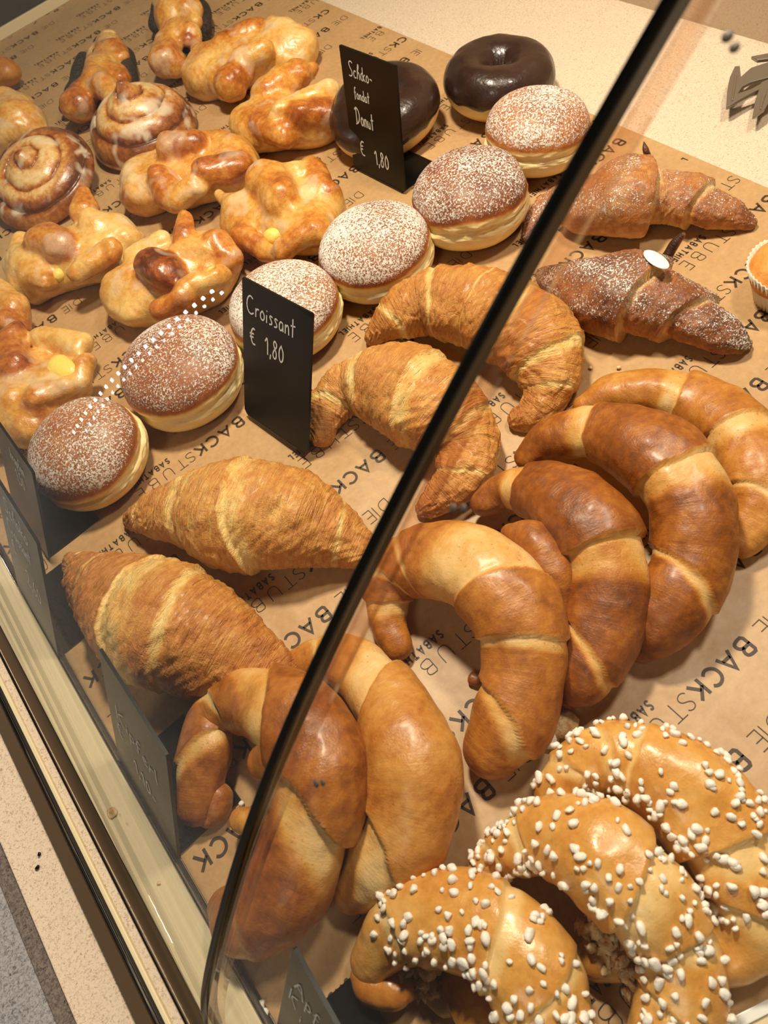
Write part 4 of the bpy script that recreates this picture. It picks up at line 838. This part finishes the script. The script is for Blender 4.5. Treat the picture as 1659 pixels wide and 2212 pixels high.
pastry('poppy_strudel', V1, [(915, 60, 84, 14, 890, 230, 84, 14, .45), (850, 30, 70, 26, 880, 100, 78, 32, .35), (890, 60, 84, 34, 960, 60, 80, 34, .50), (980, 60, 52, 32, 1010, 110, 46, 28, .45), (900, 160, 72, 34, 980, 170, 62, 32, .45), (860, 220, 80, 30, 840, 310, 90, 24, .60), (850, 300, 82, 28, 900, 330, 66, 20, .62), (960, 215, 40, 30, 1000, 220, 30, 26, .7)],
    'upper right poppy seed strudel pastry, touching a pale folded pastry', 'pastry', G_M, seed=52, k=.0072, wr=.0007, holes=[(960, 120, 10, 50, 1050, 100, 10, 44, 0), (930, 235, 16, 42, 1010, 245, 16, 36, 0)],
    parts=[('poppy_filling', M_poppy, [(830, 50, 62, 20, 810, 120, 48, 16, .2), (1010, 50, 66, 20, 1025, 150, 62, 16, .2), (1030, 150, 46, 12, 1045, 190, 34, 9, .2), (880, 220, 70, 14, 960, 260, 58, 12, .2), (930, 290, 54, 12, 950, 340, 38, 9, .2)], 'black poppy seed filling')])

# ------------------------------------------------------------------ iced cinnamon snails: a coiled cone
def snail(px, py, hw, label, seed, tilt=(0, 0), hc=.78, rotz=0.0, turns=3.1, ell=1.0):
    z = .02
    for _ in range(5): c = P(px, py, z); R = hw * depth(c) / F; z = R * hc * .35
    nr, na = 90, 200; rr_ = np.linspace(0, 1, nr); aa = np.linspace(0, 2 * np.pi, na, endpoint=False)
    RR, AA = np.meshgrid(rr_, aa, indexing='ij'); RR = RR.ravel(); AA = AA.ravel()
    wob = .03 * fbm(np.c_[np.cos(AA) * 2, np.sin(AA) * 2, RR * 3], seed, 2)
    ph = (RR + wob) * turns - AA / (2 * np.pi); fr = ph - np.floor(ph)
    lay = np.sqrt(np.clip(1 - (2 * fr - 1) ** 2, 0, 1))
    prof = (1 - RR ** 1.15) * .62 + .38 * np.sqrt(np.clip(1 - RR ** 6, 0, 1)); prof = prof + .55 * np.exp(-(RR / .16) ** 2) * .35
    zz = prof * R * hc + (lay - .6) * R * .085 * sst((1 - RR) / .1 + .2) * sst(RR / .08)
    rad = RR * R * (1 + .03 * fbm(np.c_[np.cos(AA) * 1.3, np.sin(AA) * 1.3, AA * 0 + seed], seed + 5, 2))
    V = np.c_[rad * np.cos(AA) * ell, rad * np.sin(AA), np.maximum(zz, 0) + .003]
    bk = .30 + .70 * (1 - lay) ** 1.2 + .42 * sst((RR - .60) / .2) + .55 * np.exp(-(RR / .14) ** 2) + .1 * fbm(V * 60, seed, 2)
    # underside skirt
    Vb = np.c_[R * .97 * np.cos(aa) * ell, R * .97 * np.sin(aa), aa * 0]; n0 = len(V); V = np.vstack([V, Vb]); bk = np.r_[bk, aa * 0 + .8]
    T = np.array(Matrix.Rotation(rotz, 3, 'Z') @ Matrix.Rotation(tilt[0], 3, 'X') @ Matrix.Rotation(tilt[1], 3, 'Y')); V = V @ T.T; V[:, 2] -= V[:, 2].min() - .0008
    idx = np.arange(nr * na).reshape(nr, na); a = idx[:-1]; b = idx[1:]; q = np.stack([a, b, np.roll(b, -1, 1), np.roll(a, -1, 1)], -1).reshape(-1, 4).tolist()
    bi = n0 + np.arange(na); q += np.stack([idx[-1], bi, np.roll(bi, -1), np.roll(idx[-1], -1)], -1).tolist() + [list(bi[::-1])]
    o = mesh('snail_pastry', V, q, M_sna, attrs={'bake': bk}); o.location = (c[0], c[1], 0); return tag(o, label, 'pastry', 'iced snail pastries')
snail(305, 272, 118, 'iced snail pastry with a tall brown centre peak, beside the lower poppy strudel', 61, (.1, -.05), hc=.85, rotz=.4)
snail(104, 404, 124, 'iced snail pastry tipped to the left, its coils facing the left edge', 62, (.05, -.30), hc=.55, rotz=.7)

# ------------------------------------------------------------------ muffin in a paper cup at the right edge
c = P(1712, 590, .02); Rm = 94 * depth(c) / F
mroot = empty('muffin', (c[0], c[1], 0), 'muffin in a pleated white paper cup, cut by the right edge', 'muffin')
na = 240; V = []; lv = [(0, .0, .72), (.25, .25, .78), (.6, .6, .88), (1.0, 1.0, 1.0)]; Hc = Rm * .95
for (t_, z_, k_) in [(0, 0, 0.0)] + lv + [(1, 1.0, .975), (.6, .6, .86), (0, .03, .70)]:
    for j in range(na):
        a = 2 * np.pi * j / na; pl_ = 1 + .022 * np.sign(math.sin(a * 48)) * abs(math.sin(a * 48)) ** .6; V.append((c[0] + Rm * k_ * pl_ * math.cos(a), c[1] + Rm * k_ * pl_ * math.sin(a), .0008 + Hc * z_ * (1 + (.03 * math.sin(a * 5) if z_ > .9 else 0))))
Fc = []
for i in range(7):
    for j in range(na): j2 = (j + 1) % na; Fc.append((i * na + j, i * na + j2, (i + 1) * na + j2, (i + 1) * na + j))
mesh('paper_cup', V, Fc, M_cup, mroot)['label'] = 'pleated white paper cup'
V = []; Fc = []; n = 26
for i in range(n):
    f = i / (n - 1); a1 = f * 1.75
    for j in range(80): a = 2 * np.pi * j / 80; r = Rm * 1.0 * math.sin(min(a1, 1.57)) * (.95 if a1 < 1.57 else .93); zz = Hc * .80 + Rm * .62 * math.cos(a1); V.append((c[0] + r * math.cos(a), c[1] + r * math.sin(a), zz))
V = np.array(V); V[:, 2] += .002 * fbm(V * 60, 3, 3)
for i in range(n - 1):
    for j in range(80): j2 = (j + 1) % 80; Fc.append((i * 80 + j, (i + 1) * 80 + j, (i + 1) * 80 + j2, i * 80 + j2))
mesh('muffin_top', V, Fc, M_muf, mroot)

# ------------------------------------------------------------------ shiny cut-out metal piece on the counter at the top right
def plate(name, poly, z0, z1, mat, parent, k=1, view=(1500, 0, 7.37)):
    pp = [P(view[0] + a / view[2], view[1] + b / view[2], (z0 + z1) / 2) for a, b in poly]; n = len(pp)
    V = [(p[0], p[1], z1) for p in pp] + [(p[0], p[1], z0) for p in pp]
    ar = sum(pp[i][0] * pp[(i + 1) % n][1] - pp[(i + 1) % n][0] * pp[i][1] for i in range(n)); o_ = list(range(n)) if ar > 0 else list(range(n))[::-1]
    Fc = [o_, [i + n for i in o_[::-1]]] + [[o_[i], o_[i] + n, o_[(i + 1) % n] + n, o_[(i + 1) % n]] for i in range(n)]
    return bev(mesh(name, V, Fc, mat, parent, smooth=False), .0006, 2)
c = P(1620, 190, .0)
tg = empty('steel_emblem', (c[0], c[1], 0), 'shiny steel cut-out with pointed teeth lying on the beige counter, top right', 'metal ornament')
M_st2 = simple('worn_steel', lin(142, 132, 120), 0.3, 0.6)
plate('pointed_blade', [(500, 1730), (520, 1450), (560, 1250), (640, 1080), (720, 1070), (740, 1240), (900, 1100), (1172, 1010), (1400, 960), (1400, 1180), (1172, 1260), (900, 1330), (760, 1400), (690, 1510), (900, 1440), (1060, 1350), (1040, 1440), (900, 1510), (700, 1620), (560, 1710)], .010, .013, M_st2, tg)
plate('pointed_blade', [(920, 1880), (960, 1640), (1060, 1330), (1200, 1270), (1400, 1210), (1400, 1500), (1300, 1560), (1172, 1640), (1110, 1760), (960, 1870)], .010, .013, M_st2, tg)
plate('pointed_blade', [(900, 920), (1172, 870), (1400, 840), (1400, 930), (1172, 960), (1000, 980)], .010, .013, M_st2, tg)
plate('inner_rib', [(590, 1590), (610, 1420), (650, 1160), (670, 1200), (650, 1390), (612, 1600)], .013, .0145, M_steel, tg)
plate('inner_rib', [(1040, 1730), (1070, 1560), (1150, 1390), (1140, 1500), (1110, 1560), (1062, 1740)], .013, .0145, M_steel, tg)
V, Fc0 = [], []
for px, py in ((1590, 200), (1655, 170), (1640, 225)):
    q = P(px, py, .01); vv, ff = box_vf(q[0] - .0015, q[0] + .0015, q[1] - .0015, q[1] + .0015, -.001, .0102); b0 = len(V); V += vv; Fc0 += [tuple(b0 + i for i in f) for f in ff]
mesh('standoffs', V, Fc0, M_steel, tg, smooth=False)

# ------------------------------------------------------------------ crumbs, flakes and loose pearls
def crumb(px, py, r, mat, name, label, grp, z=0.0, flat=.6, seed=0):
    bm = bmesh.new(); bmesh.ops.create_icosphere(bm, subdivisions=2, radius=1); vv = np.array([v.co[:] for v in bm.verts]); fc = [[v.index for v in f.verts] for f in bm.faces]; bm.free()
    vv *= (1 + .35 * fbm(vv * 1.7 + seed * 3.3, seed, 2))[:, None]; vv = vv * [r, r * .8, r * flat]; vv[:, 2] -= vv[:, 2].min() - .0006
    p = P(px, py, z); o = mesh(name, vv, fc, mat); o.location = (p[0], p[1], z); o.rotation_euler = (0, 0, seed); return tag(o, label, 'crumb', grp)
for i, (px, py, r) in enumerate([(1122, 1034, .0014), (563, 1820, .0), (524, 1738, .0018), (706, 2146, .0), (568, 2170, .0022), (576, 2185, .0018)]):
    if r: crumb(px, py, r, M_pearl, 'loose_pearl', ['tiny white sugar grain between the plain croissant and the dark crescents', '', 'white sugar grain beside the glass edge under the front left crescent', '', 'white sugar grain by the rail near the bottom edge, upper of a pair', 'white sugar grain by the rail near the bottom edge, lower of a pair'][i], 'loose sugar grains', seed=i)
crumb(1276, 797, .0014, M_kip, 'dark_crumb', 'tiny dark crumb on the paper right of the rear butter croissant', 'dark crumbs', seed=11)
crumb(1337, 797, .0018, M_kip, 'dark_crumb', 'dark crumb on the paper below the lower chocolate croissant', 'dark crumbs', seed=12)
crumb(1220, 1572, .0085, M_crumb, 'bread_crumb', 'pale torn bread piece between a dark crescent roll and the sugared ones', None, seed=13, flat=.5)
crumb(1190, 1600, .0060, M_pearl, 'sugar_clump', 'clump of sugar beside the torn bread piece', None, seed=14, flat=.5)
crumb(960, 2160, .0085, M_sug, 'pastry_flake', 'translucent brown flake on the paper under the front sugared roll', None, seed=15, flat=.25)
crumb(905 + 14, 2085 + 30, .0030, M_pearl, 'sugar_clump', 'small sugar clump below the torn end of the front sugared roll', None, seed=16, flat=.6)
fl = crumb(244, 1757, .0035, M_crumb, 'pastry_flake', 'thin beige flake lying on the pale gold rail', None, z=.0042, seed=17, flat=.12)
crumb(345, 1908, .0010, M_kip, 'dark_crumb', 'dark crumb on the pale gold rail', 'dark crumbs', z=.0042, seed=18)
crumb(84, 1875, .0014, M_board, 'dark_crumb', 'dark crumb on the beige front ledge', 'dark crumbs', z=-.0014, seed=19)
crumb(88, 1846, .0012, M_board, 'dark_crumb', 'thin dark crumb on the beige front ledge above another', 'dark crumbs', z=-.0014, seed=20)
